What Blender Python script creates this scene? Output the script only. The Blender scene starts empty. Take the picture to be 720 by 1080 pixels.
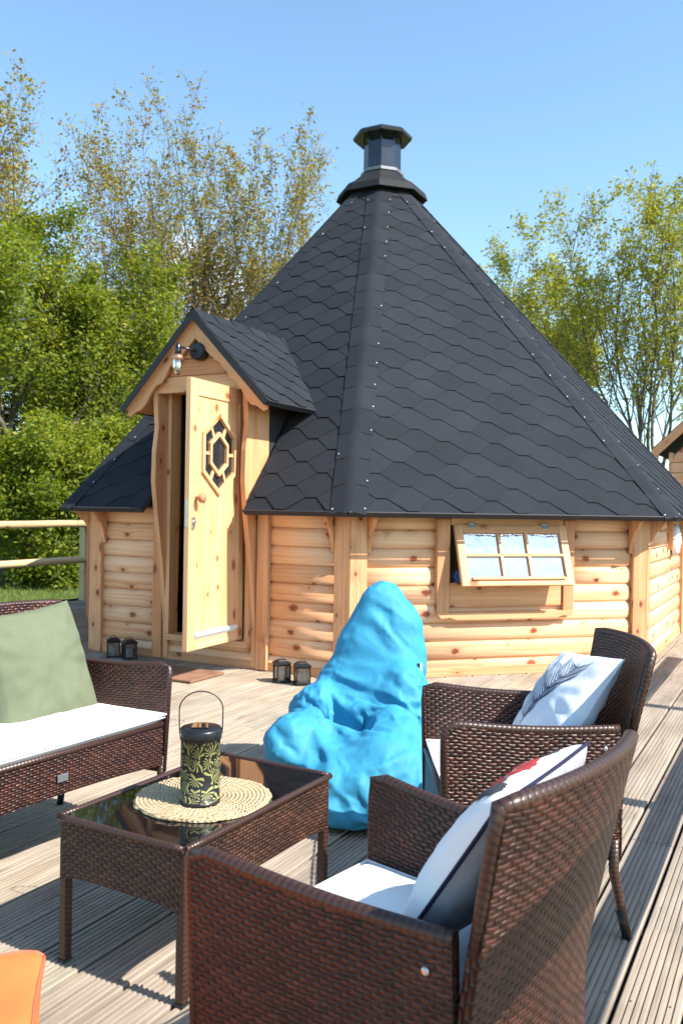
import bpy, bmesh, math, random
import numpy as np
from mathutils import Vector, Matrix, noise as mnoise
rnd = random.Random(7)
V = Vector
R = math.radians
scene = bpy.context.scene
COL = scene.collection

# ------------------------------------------------------------------ frames
UD = V((math.cos(R(62)), math.sin(R(62)), 0))      # along the deck boards
VD = V((UD.y, -UD.x, 0))                            # across them, towards the right
def dk(u, v, z=0): return UD*u + VD*v + V((0, 0, z))
Z = V((0, 0, 1))
SUN_AZ, SUN_EL = -29.5, 45.0

# ------------------------------------------------------------------ materials
class NT:
    def __init__(s, name):
        s.m = bpy.data.materials.new(name); s.m.use_nodes = True
        s.t = s.m.node_tree; s.t.nodes.clear()
        s.out = s.t.nodes.new('ShaderNodeOutputMaterial')
    def n(s, typ, props=None, **ins):
        nd = s.t.nodes.new('ShaderNode'+typ)
        for k, v in (props or {}).items(): setattr(nd, k, v)
        for k, v in ins.items(): s.set(nd, k, v)
        return nd
    def set(s, nd, k, v):
        if k[0] == '_' and k[1:].isdigit(): sock = nd.inputs[int(k[1:])]
        else: sock = nd.inputs[k.replace('_', ' ')]
        if isinstance(v, bpy.types.NodeSocket): s.t.links.new(v, sock)
        elif isinstance(v, bpy.types.Node): s.t.links.new(v.outputs[0], sock)
        else: sock.default_value = v
    def math(s, op, a, b=0.0, c=None, clamp=False):
        ins = {'_0': a, '_1': b}
        if c is not None: ins['_2'] = c
        return s.n('Math', {'operation': op, 'use_clamp': clamp}, **ins).outputs[0]
    def ramp(s, fac, stops, interp='LINEAR'):
        nd = s.n('ValToRGB'); s.set(nd, 'Fac', fac)
        cr = nd.color_ramp; cr.interpolation = interp
        while len(cr.elements) < len(stops): cr.elements.new(0.5)
        for e, (p, c) in zip(cr.elements, stops):
            e.position = p; e.color = (*c, 1) if len(c) == 3 else c
        return nd.outputs[0]
    def mix(s, f, a, b, blend='MIX'):
        nd = s.n('Mix', {'data_type': 'RGBA', 'blend_type': blend})
        for i, v in ((0, f), (6, a), (7, b)):
            if isinstance(v, bpy.types.NodeSocket): s.t.links.new(v, nd.inputs[i])
            else: nd.inputs[i].default_value = v if (i == 0 or len(v) == 4) else (*v, 1)
        return nd.outputs[2]
    def uv(s): return s.n('UVMap').outputs[0]
    def mapping(s, vec, scale=(1, 1, 1), loc=(0, 0, 0)):
        return s.n('Mapping', Vector=vec, Scale=scale, Location=loc).outputs[0]
    def noise(s, vec, scale=5, detail=3, rough=.5, dist=0):
        return s.n('TexNoise', Vector=vec, Scale=scale, Detail=detail, Roughness=rough, Distortion=dist).outputs[0]
    def attr(s, name='rnd'): return s.n('Attribute', {'attribute_name': name}).outputs['Fac']
    def xyz(s, vec):
        nd = s.n('SeparateXYZ'); s.set(nd, 'Vector', vec); return nd.outputs
    def bump(s, h, strength=.5, dist=.01):
        return s.n('Bump', Height=h, Strength=strength, Distance=dist).outputs[0]
    def pbr(s, color, rough=.6, metal=0, normal=None, spec=.5, **kw):
        nd = s.n('BsdfPrincipled', Base_Color=color if isinstance(color, bpy.types.NodeSocket) else (*color, 1), Roughness=rough, Metallic=metal)
        s.set(nd, 'Specular IOR Level', spec)
        if normal is not None: s.set(nd, 'Normal', normal)
        for k, v in kw.items(): s.set(nd, k, v)
        s.t.links.new(nd.outputs[0], s.out.inputs[0]); return s.m

def simple(name, col, rough=.6, metal=0, spec=.5, bscale=60, bstr=.15, var=.12):
    t = NT(name); co = t.n('TexCoord').outputs['Object']
    ns = t.noise(co, bscale, 3)
    c = t.ramp(t.noise(co, 6, 4), [(.3, tuple(x*(1-var) for x in col)), (.7, tuple(min(1, x*(1+var)) for x in col))])
    return t.pbr(c, rough, metal, t.bump(ns, bstr, .003), spec)

def mat_pine(name, light, mid, dark, knot, knots=True, groove=0):
    t = NT(name); uv = t.uv(); r = t.attr()
    x, y, _ = t.xyz(uv)
    warp = t.noise(t.mapping(uv, (1.6, 7, 1)), 1.0, 3, .5)
    yy = t.math('ADD', y, t.math('MULTIPLY', t.math('SUBTRACT', warp, .5), .035))
    mask = 0.0
    if knots:
        kv = t.mapping(uv, (4.3, 6.6, 1))
        vo = t.n('TexVoronoi', {'feature': 'F1', 'voronoi_dimensions': '2D'}, Vector=kv, Scale=1.0, Randomness=.95)
        d = vo.outputs['Distance']; cr, cg, cb = t.xyz(vo.outputs['Color'])
        on = t.math('GREATER_THAN', cr, .64)
        size = t.math('MULTIPLY_ADD', cg, .19, .035)
        dd = t.math('ADD', t.math('DIVIDE', d, size), t.math('MULTIPLY', t.math('SUBTRACT', t.noise(uv, 60, 2), .5), .9))
        core = t.math('MULTIPLY', t.math('SUBTRACT', 1.0, t.math('SMOOTH_MIN', dd, 1.0, .3), clamp=True), on)
        core = t.math('MULTIPLY', core, 2.2, clamp=True)
        halo = t.math('MULTIPLY', t.math('SUBTRACT', 1.0, t.math('MULTIPLY', d, 2.2), clamp=True), on)
        yy = t.math('ADD', yy, t.math('MULTIPLY', halo, .02))
    cv = t.n('CombineXYZ', X=t.math('MULTIPLY', x, .5), Y=yy, Z=r).outputs[0]
    g1 = t.noise(t.mapping(cv, (2.2, 62, 4)), 1, 3, .6)
    g2 = t.noise(t.mapping(cv, (1.3, 12, 4)), 1, 4, .5)
    g = t.math('MULTIPLY_ADD', g1, .55, t.math('MULTIPLY', g2, .45))
    c = t.ramp(g, [(.32, dark), (.5, mid), (.68, light)])
    tone = t.ramp(r, [(0, (.82, .76, .70)), (.35, (1, .97, .93)), (.7, (1.0, 1.0, 1.0)), (1, (.92, .80, .70))])
    c = t.mix(1.0, c, tone, 'MULTIPLY')
    if knots:
        c = t.mix(t.math('MULTIPLY', halo, .45), c, tuple(a*.55+b*.45 for a, b in zip(dark, knot)))
        c = t.mix(core, c, knot)
    h = t.math('MULTIPLY', g1, 1.0)
    if groove:
        fr = t.math('FRACT', t.math('DIVIDE', y, groove))
        e = t.math('ABSOLUTE', t.math('SUBTRACT', fr, .5))
        gm = t.math('MULTIPLY', t.math('SUBTRACT', e, .455, clamp=True), 22, clamp=True)
        c = t.mix(t.math('MULTIPLY', gm, .55), c, tuple(a*.5 for a in dark))
        h = t.math('SUBTRACT', h, t.math('MULTIPLY', gm, 6))
    return t.pbr(c, .55, 0, t.bump(h, .25, .002), .35)

PINE = mat_pine('pine_log', (.88, .60, .39), (.81, .49, .28), (.65, .31, .15), (.26, .065, .025))
PINE_P = mat_pine('pine_trim', (.76, .455, .25), (.68, .35, .17), (.54, .23, .10), (.22, .06, .025))
PINE_D = mat_pine('pine_door', (.79, .51, .29), (.72, .41, .21), (.62, .30, .135), (.33, .10, .035))
PINE_DG = mat_pine('pine_door_planks', (.78, .505, .285), (.72, .41, .205), (.62, .30, .13), (.36, .10, .03), groove=.094)
RAILM = mat_pine('fence_wood', (.62, .50, .30), (.55, .42, .24), (.42, .31, .17), (.2, .12, .06))

def mat_deck():
    t = NT('deck_wood'); uv = t.uv(); r = t.attr(); x, y, _ = t.xyz(uv)
    cv = t.n('CombineXYZ', X=x, Y=y, Z=r).outputs[0]
    g1 = t.noise(t.mapping(cv, (3, 90, 7)), 1, 4, .6)
    g2 = t.noise(t.mapping(cv, (1.2, 9, 5)), 1, 4, .55)
    c = t.ramp(t.math('MULTIPLY_ADD', g1, .5, t.math('MULTIPLY', g2, .5)), [(.3, (.205, .168, .135)), (.5, (.34, .285, .235)), (.7, (.45, .385, .32))])
    tone = t.ramp(r, [(0, (.84, .80, .78)), (.3, (1, .97, .93)), (.6, (.95, .98, .93)), (.85, (1.04, .98, .88)), (1, (.86, .86, .86))])
    c = t.mix(1.0, c, tone, 'MULTIPLY')
    kv = t.mapping(uv, (1.6, 9, 1)); vo = t.n('TexVoronoi', {'voronoi_dimensions': '2D'}, Vector=kv, Scale=1.0)
    cr = t.xyz(vo.outputs['Color'])[0]
    k = t.math('MULTIPLY', t.math('SUBTRACT', 1.0, t.math('MULTIPLY', vo.outputs['Distance'], 9), clamp=True), t.math('GREATER_THAN', cr, .7))
    c = t.mix(t.math('MULTIPLY', k, .8), c, (.17, .10, .06))
    dirt = t.ramp(t.noise(t.n('TexCoord').outputs['Object'], 2.2, 5, .6), [(.3, (.70, .70, .67)), (.45, (.92, .92, .90)), (.62, (1, 1, 1))])
    c = t.mix(1.0, c, dirt, 'MULTIPLY')
    spot = t.ramp(t.noise(t.n('TexCoord').outputs['Object'], 34, 3, .7), [(.27, (.62, .58, .52)), (.34, (1, 1, 1))])
    c = t.mix(.8, c, spot, 'MULTIPLY')
    return t.pbr(c, .75, 0, t.bump(g1, .35, .002), .3)
DECK = mat_deck()

def mat_weave(name, c1, c2, px=.030, py=.0105, gap=(.012, .006, .004)):
    t = NT(name); x, y, _ = t.xyz(t.uv())
    wob = t.noise(t.uv(), 30, 2); low = t.noise(t.uv(), 9, 3, .6)
    yy = t.math('ADD', t.math('DIVIDE', y, py), t.math('ADD', t.math('MULTIPLY', t.math('SUBTRACT', wob, .5), .7), t.math('MULTIPLY', low, 1.6)))
    row = t.math('FLOOR', yy)
    fy = t.math('SUBTRACT', t.math('FRACT', yy), .5)
    half = t.math('MULTIPLY', t.math('MODULO', t.math('ABSOLUTE', row), 2.0), .5)
    xx = t.math('ADD', t.math('DIVIDE', x, px), half)
    cell = t.math('FLOOR', xx)
    fx = t.math('SUBTRACT', t.math('FRACT', xx), .5)
    hx = t.math('COSINE', t.math('MULTIPLY', fx, 3.1))
    hy = t.math('COSINE', t.math('MULTIPLY', fy, 2.9))
    h = t.math('MULTIPLY', t.math('POWER', t.math('MAXIMUM', hx, 0.0), .6), t.math('POWER', t.math('MAXIMUM', hy, 0.0), .45))
    rn = t.n('TexWhiteNoise', {'noise_dimensions': '2D'}, Vector=t.n('CombineXYZ', X=cell, Y=row).outputs[0]).outputs[0]
    streak = t.noise(t.mapping(t.uv(), (14, 420, 1)), 1, 2)
    f = t.math('MULTIPLY_ADD', rn, .6, t.math('MULTIPLY', streak, .5))
    c = t.ramp(f, [(.1, c1), (.9, c2)])
    c = t.mix(1.0, c, t.ramp(low, [(.3, (.62, .60, .60)), (.7, (1.3, 1.25, 1.2))]), 'MULTIPLY')
    c = t.mix(t.math('MULTIPLY', t.math('SUBTRACT', .62, h, clamp=True), 1.9, clamp=True), c, gap)
    ht = t.math('MULTIPLY_ADD', streak, .08, h)
    return t.pbr(c, .38, 0, t.bump(ht, 1.0, .006), .42)
WEAVE = mat_weave('brown_weave', (.018, .0055, .0035), (.080, .0245, .0135))
WEAVE_S = mat_weave('brown_weave_far', (.024, .010, .006), (.095, .040, .023), .032, .0115)
def mat_wrap():
    t = NT('brown_wrap'); x, y, _ = t.xyz(t.uv())
    ph = t.math('FRACT', t.math('ADD', t.math('DIVIDE', x, .015), t.math('MULTIPLY', y, 11.0)))
    s = t.math('SINE', t.math('MULTIPLY', ph, math.pi))
    c = t.ramp(s, [(0, (.012, .006, .004)), (.3, (.034, .015, .010)), (1, (.055, .024, .016))])
    return t.pbr(c, .36, 0, t.bump(t.math('POWER', s, .4), .45, .0018), .5)
WRAP = mat_wrap()

def mat_shingle():
    t = NT('roof_shingle'); co = t.n('TexCoord').outputs['Object']; r = t.attr()
    fine = t.noise(co, 260, 2, .7); big = t.noise(co, 3.5, 5, .6)
    c = t.ramp(fine, [(.25, (.009, .0102, .0135)), (.55, (.0185, .021, .027)), (.8, (.050, .055, .066))])
    c = t.mix(1.0, c, t.ramp(r, [(0, (.86, .86, .87)), (1, (1.14, 1.14, 1.12))]), 'MULTIPLY')
    c = t.mix(1.0, c, t.ramp(big, [(.3, (.88, .88, .90)), (.7, (1.1, 1.1, 1.08))]), 'MULTIPLY')
    return t.pbr(c, .88, 0, t.bump(fine, .6, .002), .18)
SHING = mat_shingle()
ROOFEDGE = simple('roof_felt', (.02, .021, .026), .7)
BLACKM = simple('black_metal', (.018, .018, .02), .35, .3, .5, 30, .05)
DARKST = simple('flue_steel', (.065, .068, .08), .25, .9, .5, 20, .05)
GALV = simple('pale_steel', (.55, .56, .58), .35, .9)
WHITEP = simple('white_plastic', (.75, .76, .78), .4)
SCREW = simple('bright_screw', (.45, .46, .48), .4, .5)
CUSH = simple('white_cushion', (.86, .86, .84), .85, 0, .2, 400, .25, .02)
def mat_fabric(name, col, rough=.85, var=.08, sheen=.2, weave=700, tr=0):
    t = NT(name); co = t.n('TexCoord').outputs['Object']; uv = co
    n1 = t.noise(co, weave, 2); n2 = t.noise(co, 9, 4, .6)
    c = t.ramp(n2, [(.3, tuple(x*(1-var) for x in col)), (.7, tuple(min(1, x*(1+var)) for x in col))])
    h = t.math('MULTIPLY_ADD', n1, .25, t.noise(co, 26, 4, .6, .6))
    m = t.pbr(c, rough, 0, t.bump(h, .35, .006), .3)
    return m
GREEN = mat_fabric('sage_fabric', (.125, .142, .085))
BLUE = mat_fabric('blue_fabric', (.036, .255, .41), .65, .08)
ORANGE = mat_fabric('orange_fabric', (.85, .17, .045), .55, .05)
PINKSEAM = mat_fabric('coral_seam', (.85, .13, .07), .6)
PALE = mat_fabric('pale_fabric', (.66, .70, .76), .8, .04)
WHITEF = mat_fabric('white_fabric', (.85, .84, .84), .8, .03)
GREYF = mat_fabric('grey_fabric', (.34, .34, .38), .6, .25)
NAVY = mat_fabric('navy_fabric', (.012, .014, .05), .7)
REDP = mat_fabric('red_print', (.35, .035, .035), .8)
DARKP = mat_fabric('dark_print', (.05, .05, .06), .8)
LINEP = mat_fabric('feather_ink', (.045, .06, .12), .8)
def mat_mat():
    t = NT('seagrass'); co = t.n('TexCoord').outputs['Object']
    x, y, z = t.xyz(co)
    rr = t.math('SQRT', t.math('ADD', t.math('MULTIPLY', x, x), t.math('MULTIPLY', y, y)))
    an = t.math('ARCTAN2', y, x)
    rw = t.math('SINE', t.math('MULTIPLY_ADD', rr, 2*math.pi/.0125, an))
    tw = t.math('SINE', t.math('ADD', t.math('MULTIPLY', an, 70), t.math('MULTIPLY', rr, 500)))
    ns = t.noise(co, 130, 3, .7)
    h = t.math('MULTIPLY_ADD', rw, .26, t.math('MULTIPLY_ADD', tw, .25, t.math('MULTIPLY', ns, 1.25)))
    c = t.ramp(t.math('MULTIPLY_ADD', h, .35, .35), [(.25, (.16, .10, .05)), (.5, (.50, .36, .20)), (.8, (.70, .56, .36))])
    return t.pbr(c, .8, 0, t.bump(h, 1.0, .006), .25)
MATM = mat_mat()
def mat_glass_black():
    t = NT('black_glass'); return t.pbr((.006, .006, .007), .03, 0, None, .9)
BGLASS = mat_glass_black()
def mat_pane():
    t = NT('window_pane')
    return t.pbr((.02, .022, .025), .03, 0, None, .8)
PANE = mat_pane()
def mat_mirror_pane():
    t = NT('reflecting_pane')
    return t.pbr((.50, .53, .57), .04, .85, t.bump(t.noise(t.n('TexCoord').outputs['Object'], 7, 3), .25, .02), .9)
RPANE = mat_mirror_pane()
def mat_clear():
    t = NT('lamp_glass')
    g = t.n('BsdfGlossy', Roughness=.05); tr = t.n('BsdfTransparent', Color=(.85, .87, .88, 1)); fr = t.n('Fresnel', IOR=1.6)
    m = t.n('MixShader', _0=t.math('ADD', fr.outputs[0], .12), _1=tr, _2=g); t.t.links.new(m.outputs[0], t.out.inputs[0]); return t.m
CLEAR = mat_clear()
COPPER = simple('copper', (.62, .30, .20), .35, .8)
CANDLE = simple('candle_wax', (.82, .78, .70), .5)
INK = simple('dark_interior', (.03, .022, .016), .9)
def mat_leafcut():
    t = NT('leaf_cut_metal'); uv = t.uv()
    vo = t.n('TexVoronoi', {'voronoi_dimensions': '2D'}, Vector=uv, Scale=27.0, Randomness=.75)
    loc = t.n('VectorMath', {'operation': 'SUBTRACT'}, _0=uv, _1=vo.outputs['Position']).outputs[0]
    cr, cg, cb = t.xyz(vo.outputs['Color'])
    lx, ly, _ = t.xyz(loc)
    a = t.math('ARCTAN2', ly, lx)
    aa = t.math('ADD', a, t.math('MULTIPLY', cr, 6.28))
    d = vo.outputs['Distance']
    st = t.math('SINE', t.math('ADD', t.math('MULTIPLY', t.math('ABSOLUTE', t.math('SINE', t.math('MULTIPLY', aa, .5))), 27), t.math('MULTIPLY', d, 5)))
    ve = t.n('TexVoronoi', {'feature': 'DISTANCE_TO_EDGE', 'voronoi_dimensions': '2D'}, Vector=uv, Scale=27.0, Randomness=.75).outputs[0]
    m = t.math('MULTIPLY', t.math('GREATER_THAN', st, .25), t.math('GREATER_THAN', ve, .045))
    c = t.mix(m, (.012, .012, .013), (.27, .27, .09))
    return t.pbr(c, .45, 0, t.bump(t.math('MULTIPLY', m, -1.0), .6, .003), .4)
LEAFCUT = mat_leafcut()
def mat_leaf(name, ramp, trans=.5):
    t = NT(name); r = t.attr()
    c = t.ramp(r, ramp)
    d = t.n('BsdfPrincipled', Base_Color=c, Roughness=.55); t.set(d, 'Specular IOR Level', .3)
    tl = t.n('BsdfTranslucent', Color=t.mix(1.0, c, (1.25, 1.3, .6), 'MULTIPLY'))
    m = t.n('MixShader', _0=trans, _1=d, _2=tl); t.t.links.new(m.outputs[0], t.out.inputs[0]); return t.m
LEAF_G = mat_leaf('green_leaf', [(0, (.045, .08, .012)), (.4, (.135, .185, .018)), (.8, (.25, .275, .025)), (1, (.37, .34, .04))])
LEAF_DK = mat_leaf('deep_leaf', [(0, (.022, .040, .008)), (.6, (.045, .075, .011)), (1, (.08, .11, .016))], .3)  # dark hedge green, with the shade of the trees darkened into the colour
LEAF_B = mat_leaf('bud_leaf', [(0, (.22, .10, .035)), (.35, (.32, .17, .035)), (.65, (.27, .24, .035)), (1, (.36, .33, .04))], .4)
LEAF_Y = mat_leaf('fresh_leaf', [(0, (.19, .16, .03)), (.4, (.28, .28, .03)), (1, (.42, .40, .045))], .4)
BARK = simple('bark', (.13, .105, .085), .9, 0, .2, 40, .6, .3)
def mat_grass(name, blade=False):
    t = NT(name); co = t.n('TexCoord').outputs['Object']
    a = t.noise(co, .35, 4, .6); b = t.noise(co, 9, 4, .7)
    c = t.ramp(t.math('MULTIPLY_ADD', a, .6, t.math('MULTIPLY', b, .4)), [(.3, (.055, .075, .018)), (.5, (.10, .14, .028)), (.7, (.17, .20, .05))])
    return t.pbr(c, .9, 0, t.bump(b, .8, .05), .2)
GRASS = mat_grass('grass'); 
DOORMAT = simple('terracotta_mat', (.24, .125, .075), .9, 0, .2, 200, .8, .25)

# ------------------------------------------------------------------ mesh builder
class MB:
    def __init__(s): s.v = []; s.f = []; s.uv = []; s.mi = []; s.r = []; s.sm = []
    def face(s, idx, uvs, m=0, r=0., smooth=False):
        s.f.append(tuple(idx)); s.uv.append([tuple(q) for q in uvs]); s.mi.append(m); s.r.append(r); s.sm.append(smooth)
    def poly(s, pts, uvs=None, m=0, r=0.):
        b = len(s.v); s.v += [tuple(p) for p in pts]
        if uvs is None:
            o = V(pts[0]); e = (V(pts[1])-o).normalized(); n = (V(pts[2])-o).cross(e)
            g = e.cross(n).normalized() if n.length > 1e-12 else Z
            uvs = [((V(p)-o).dot(e), (V(p)-o).dot(g)) for p in pts]
        s.face(range(b, b+len(pts)), uvs, m, r)
    def box(s, c, X, Y, Zz, dx, dy, dz, m=0, grain=None):
        """c centre, unit axes, full sizes"""
        c = V(c); ax = [V(X), V(Y), V(Zz)]; d = [dx, dy, dz]
        g = d.index(max(d)) if grain is None else grain
        b = len(s.v); off = rnd.random()*40; r = rnd.random()
        for i in (-1, 1):
            for j in (-1, 1):
                for k in (-1, 1): s.v.append(tuple(c+ax[0]*i*dx/2+ax[1]*j*dy/2+ax[2]*k*dz/2))
        loc = [(i*dx/2, j*dy/2, k*dz/2) for i in (-1, 1) for j in (-1, 1) for k in (-1, 1)]
        for idx, na in (((0, 1, 3, 2), 0), ((4, 6, 7, 5), 0), ((0, 4, 5, 1), 1), ((2, 3, 7, 6), 1), ((0, 2, 6, 4), 2), ((1, 5, 7, 3), 2)):
            others = [a for a in (0, 1, 2) if a != na]
            ga = g if g in others else others[0]
            oa = [a for a in others if a != ga][0]
            s.face([b+q for q in idx], [(loc[q][ga]+off, loc[q][oa]+off*.37+na*.3) for q in idx], m, r)
    def beam(s, a, b_, w, h, up=Z, m=0):
        a = V(a); b_ = V(b_); X = (b_-a).normalized(); Y = V(up).cross(X).normalized(); Zz = X.cross(Y)
        s.box((a+b_)/2, X, Y, Zz, (b_-a).length, w, h, m, 0)
    def prism(s, pts, ext, m=0, grain=None, m_side=None):
        pts = [V(p) for p in pts]; ext = V(ext); n = len(pts); b = len(s.v); off = rnd.random()*40; r = rnd.random()
        s.v += [tuple(p) for p in pts]+[tuple(p+ext) for p in pts]
        nn = ext.normalized(); g = V(grain).normalized() if grain is not None else (pts[1]-pts[0]).normalized()
        g2 = nn.cross(g)
        def q(p): return (p.dot(g)+off, p.dot(g2)+off*.37)
        s.face(list(range(b, b+n)), [q(p) for p in pts], m, r)
        s.face([b+n+i for i in range(n-1, -1, -1)], [q(p) for p in pts[::-1]], m, r)
        L = ext.length
        for i in range(n):
            j = (i+1) % n; e = (pts[j]-pts[i])
            al = abs(e.normalized().dot(g)) if e.length > 1e-9 else 0
            if al > .5: u0, u1 = pts[i].dot(g)+off, pts[j].dot(g)+off; uv = [(u0, 0), (u0, L), (u1, L), (u1, 0)]
            else: uv = [(off, 0), (off+L, 0), (off+L, e.length), (off, e.length)]
            s.face([b+i, b+n+i, b+n+j, b+j], uv, m if m_side is None else m_side, r)
    def tube(s, path, rad, k=8, m=0, cap=True, smooth=True, ell=None):
        path = [V(p) for p in path]
        if not hasattr(rad, '__len__'): rad = [rad]*len(path)
        b = len(s.v); L = 0; off = rnd.random()*40; r = rnd.random()
        ref = None; Ls = []
        for i, p in enumerate(path):
            d = (path[min(i+1, len(path)-1)]-path[max(i-1, 0)]).normalized()
            if ref is None: ref = d.orthogonal().normalized() if abs(d.z) > .9 else Z
            a = ref-d*ref.dot(d)
            a = a.normalized() if a.length > 1e-6 else d.orthogonal().normalized()
            ref = a; c = d.cross(a)
            if i: L += (p-path[i-1]).length
            Ls.append(L)
            for q in range(k):
                t = 2*math.pi*q/k; s.v.append(tuple(p+(a*math.cos(t)+c*math.sin(t))*rad[i]))
        for i in range(len(path)-1):
            for q in range(k):
                q2 = (q+1) % k; w = 2*math.pi*rad[i]/k
                s.face([b+i*k+q, b+i*k+q2, b+(i+1)*k+q2, b+(i+1)*k+q], [(Ls[i]+off, w*q), (Ls[i]+off, w*(q+1)), (Ls[i+1]+off, w*(q+1)), (Ls[i+1]+off, w*q)], m, r, smooth)
        if cap:
            for e, rev in ((0, True), (len(path)-1, False)):
                ids = [b+e*k+q for q in range(k)]
                if rev: ids = ids[::-1]
                s.face(ids, [(off+math.cos(2*math.pi*q/k)*rad[e], math.sin(2*math.pi*q/k)*rad[e]) for q in range(k)], m, r)
    def lathe(s, prof, c, k=24, m=0, smooth=True, axis=Z, rot=0, cap=True):
        c = V(c); axis = V(axis).normalized(); a = axis.orthogonal().normalized() if abs(axis.z) < .99 else V((1, 0, 0)); d = axis.cross(a)
        b = len(s.v); L = 0
        for i, (r_, z) in enumerate(prof):
            for q in range(k):
                t = 2*math.pi*q/k+rot; s.v.append(tuple(c+axis*z+(a*math.cos(t)+d*math.sin(t))*r_))
        for i in range(len(prof)-1):
            dl = math.hypot(prof[i+1][0]-prof[i][0], prof[i+1][1]-prof[i][1])
            w = 2*math.pi*max(prof[i][0], prof[i+1][0])/k
            for q in range(k):
                q2 = (q+1) % k
                s.face([b+i*k+q, b+i*k+q2, b+(i+1)*k+q2, b+(i+1)*k+q], [(w*q, L), (w*(q+1), L), (w*(q+1), L+dl), (w*q, L+dl)], m, 0, smooth)
            L += dl
        if cap:
            for e, rev in ((0, True), (len(prof)-1, False)):
                if prof[e][0] < 1e-4: continue
                ids = [b+e*k+q for q in range(k)]
                s.face(ids[::-1] if rev else ids, [(0, 0)]*k, m, 0)
    def grid(s, fn, nu, nv, m=0, smooth=True, uvf=None, flip=False, r=0.):
        b = len(s.v); P = [[V(fn(i/nu, j/nv)) for i in range(nu+1)] for j in range(nv+1)]
        for row in P: s.v += [tuple(p) for p in row]
        for j in range(nv):
            for i in range(nu):
                ids = [b+j*(nu+1)+i, b+j*(nu+1)+i+1, b+(j+1)*(nu+1)+i+1, b+(j+1)*(nu+1)+i]
                st = [(i, j), (i+1, j), (i+1, j+1), (i, j+1)]
                uv = [uvf(a/nu, c/nv) if uvf else (a/nu, c/nv) for a, c in st]
                if flip: ids = ids[::-1]; uv = uv[::-1]
                s.face(ids, uv, m, r, smooth)
    def build(s, name, mats, parent=None, bevel=0, origin=None):
        if not isinstance(mats, (list, tuple)): mats = [mats]
        me = bpy.data.meshes.new(name)
        vs = s.v
        if origin is not None: vs = [tuple(V(p)-V(origin)) for p in vs]
        me.from_pydata(vs, [], s.f)
        for m in mats: me.materials.append(m)
        ul = me.uv_layers.new(name='UVMap')
        flat = np.array([c for f in s.uv for q in f for c in q], dtype=np.float32)
        ul.data.foreach_set('uv', flat)
        me.polygons.foreach_set('material_index', np.array(s.mi, dtype=np.int32))
        me.polygons.foreach_set('use_smooth', np.array(s.sm, dtype=bool))
        at = me.attributes.new('rnd', 'FLOAT', 'FACE'); at.data.foreach_set('value', np.array(s.r, dtype=np.float32))
        me.update()
        o = bpy.data.objects.new(name, me); COL.objects.link(o)
        if parent is not None: o.parent = parent
        if origin is not None: o.location = origin
        if bevel:
            b = o.modifiers.new('bevel', 'BEVEL'); b.width = bevel; b.segments = 2; b.limit_method = 'ANGLE'; b.angle_limit = R(35)
        return o

def tag(o, label=None, cat=None, group=None, kind=None):
    if label: o['label'] = label
    if cat: o['category'] = cat
    if group: o['group'] = group
    if kind: o['kind'] = kind
    return o
def empty(name, loc, label, cat, group=None, rz=0):
    o = bpy.data.objects.new(name, None); COL.objects.link(o); o.location = loc; o.rotation_euler = (0, 0, rz)
    o.empty_display_size = .1
    return tag(o, label, cat, group)
def to_local(ob, root):
    """keep a mesh authored in world space where it is, under its root"""
    ob.parent = root; ob.matrix_parent_inverse = Matrix.Identity(4)
def rebase(root):
    bpy.context.view_layer.update()
    inv = root.matrix_world.inverted()
    def kids(o): return [c for c in bpy.data.objects if c.parent == o]
    for c in kids(root):
        if c.type == 'MESH': c.data.transform(inv)
        for g in kids(c):
            if g.type == 'MESH': g.data.transform(inv)
def copy_tree(o, parent=None):
    c = o.copy(); COL.objects.link(c)
    if parent is not None: c.parent = parent
    for ch in [x for x in bpy.data.objects if x.parent == o]: copy_tree(ch, c)
    return c

# ------------------------------------------------------------------ ground and deck
mb = MB(); S = 400
mb.grid(lambda a, b: (-S+2*S*a, -60+2*S*b, -.32+.25*mnoise.noise(V(((-S+2*S*a)*.02, (-60+2*S*b)*.02, 0)))*(1 if math.hypot(-S+2*S*a, -60+2*S*b) > 40 else .1)), 100, 100, uvf=lambda a, b: (a*S, b*S))
tag(mb.build('ground', GRASS), kind='structure')

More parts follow.
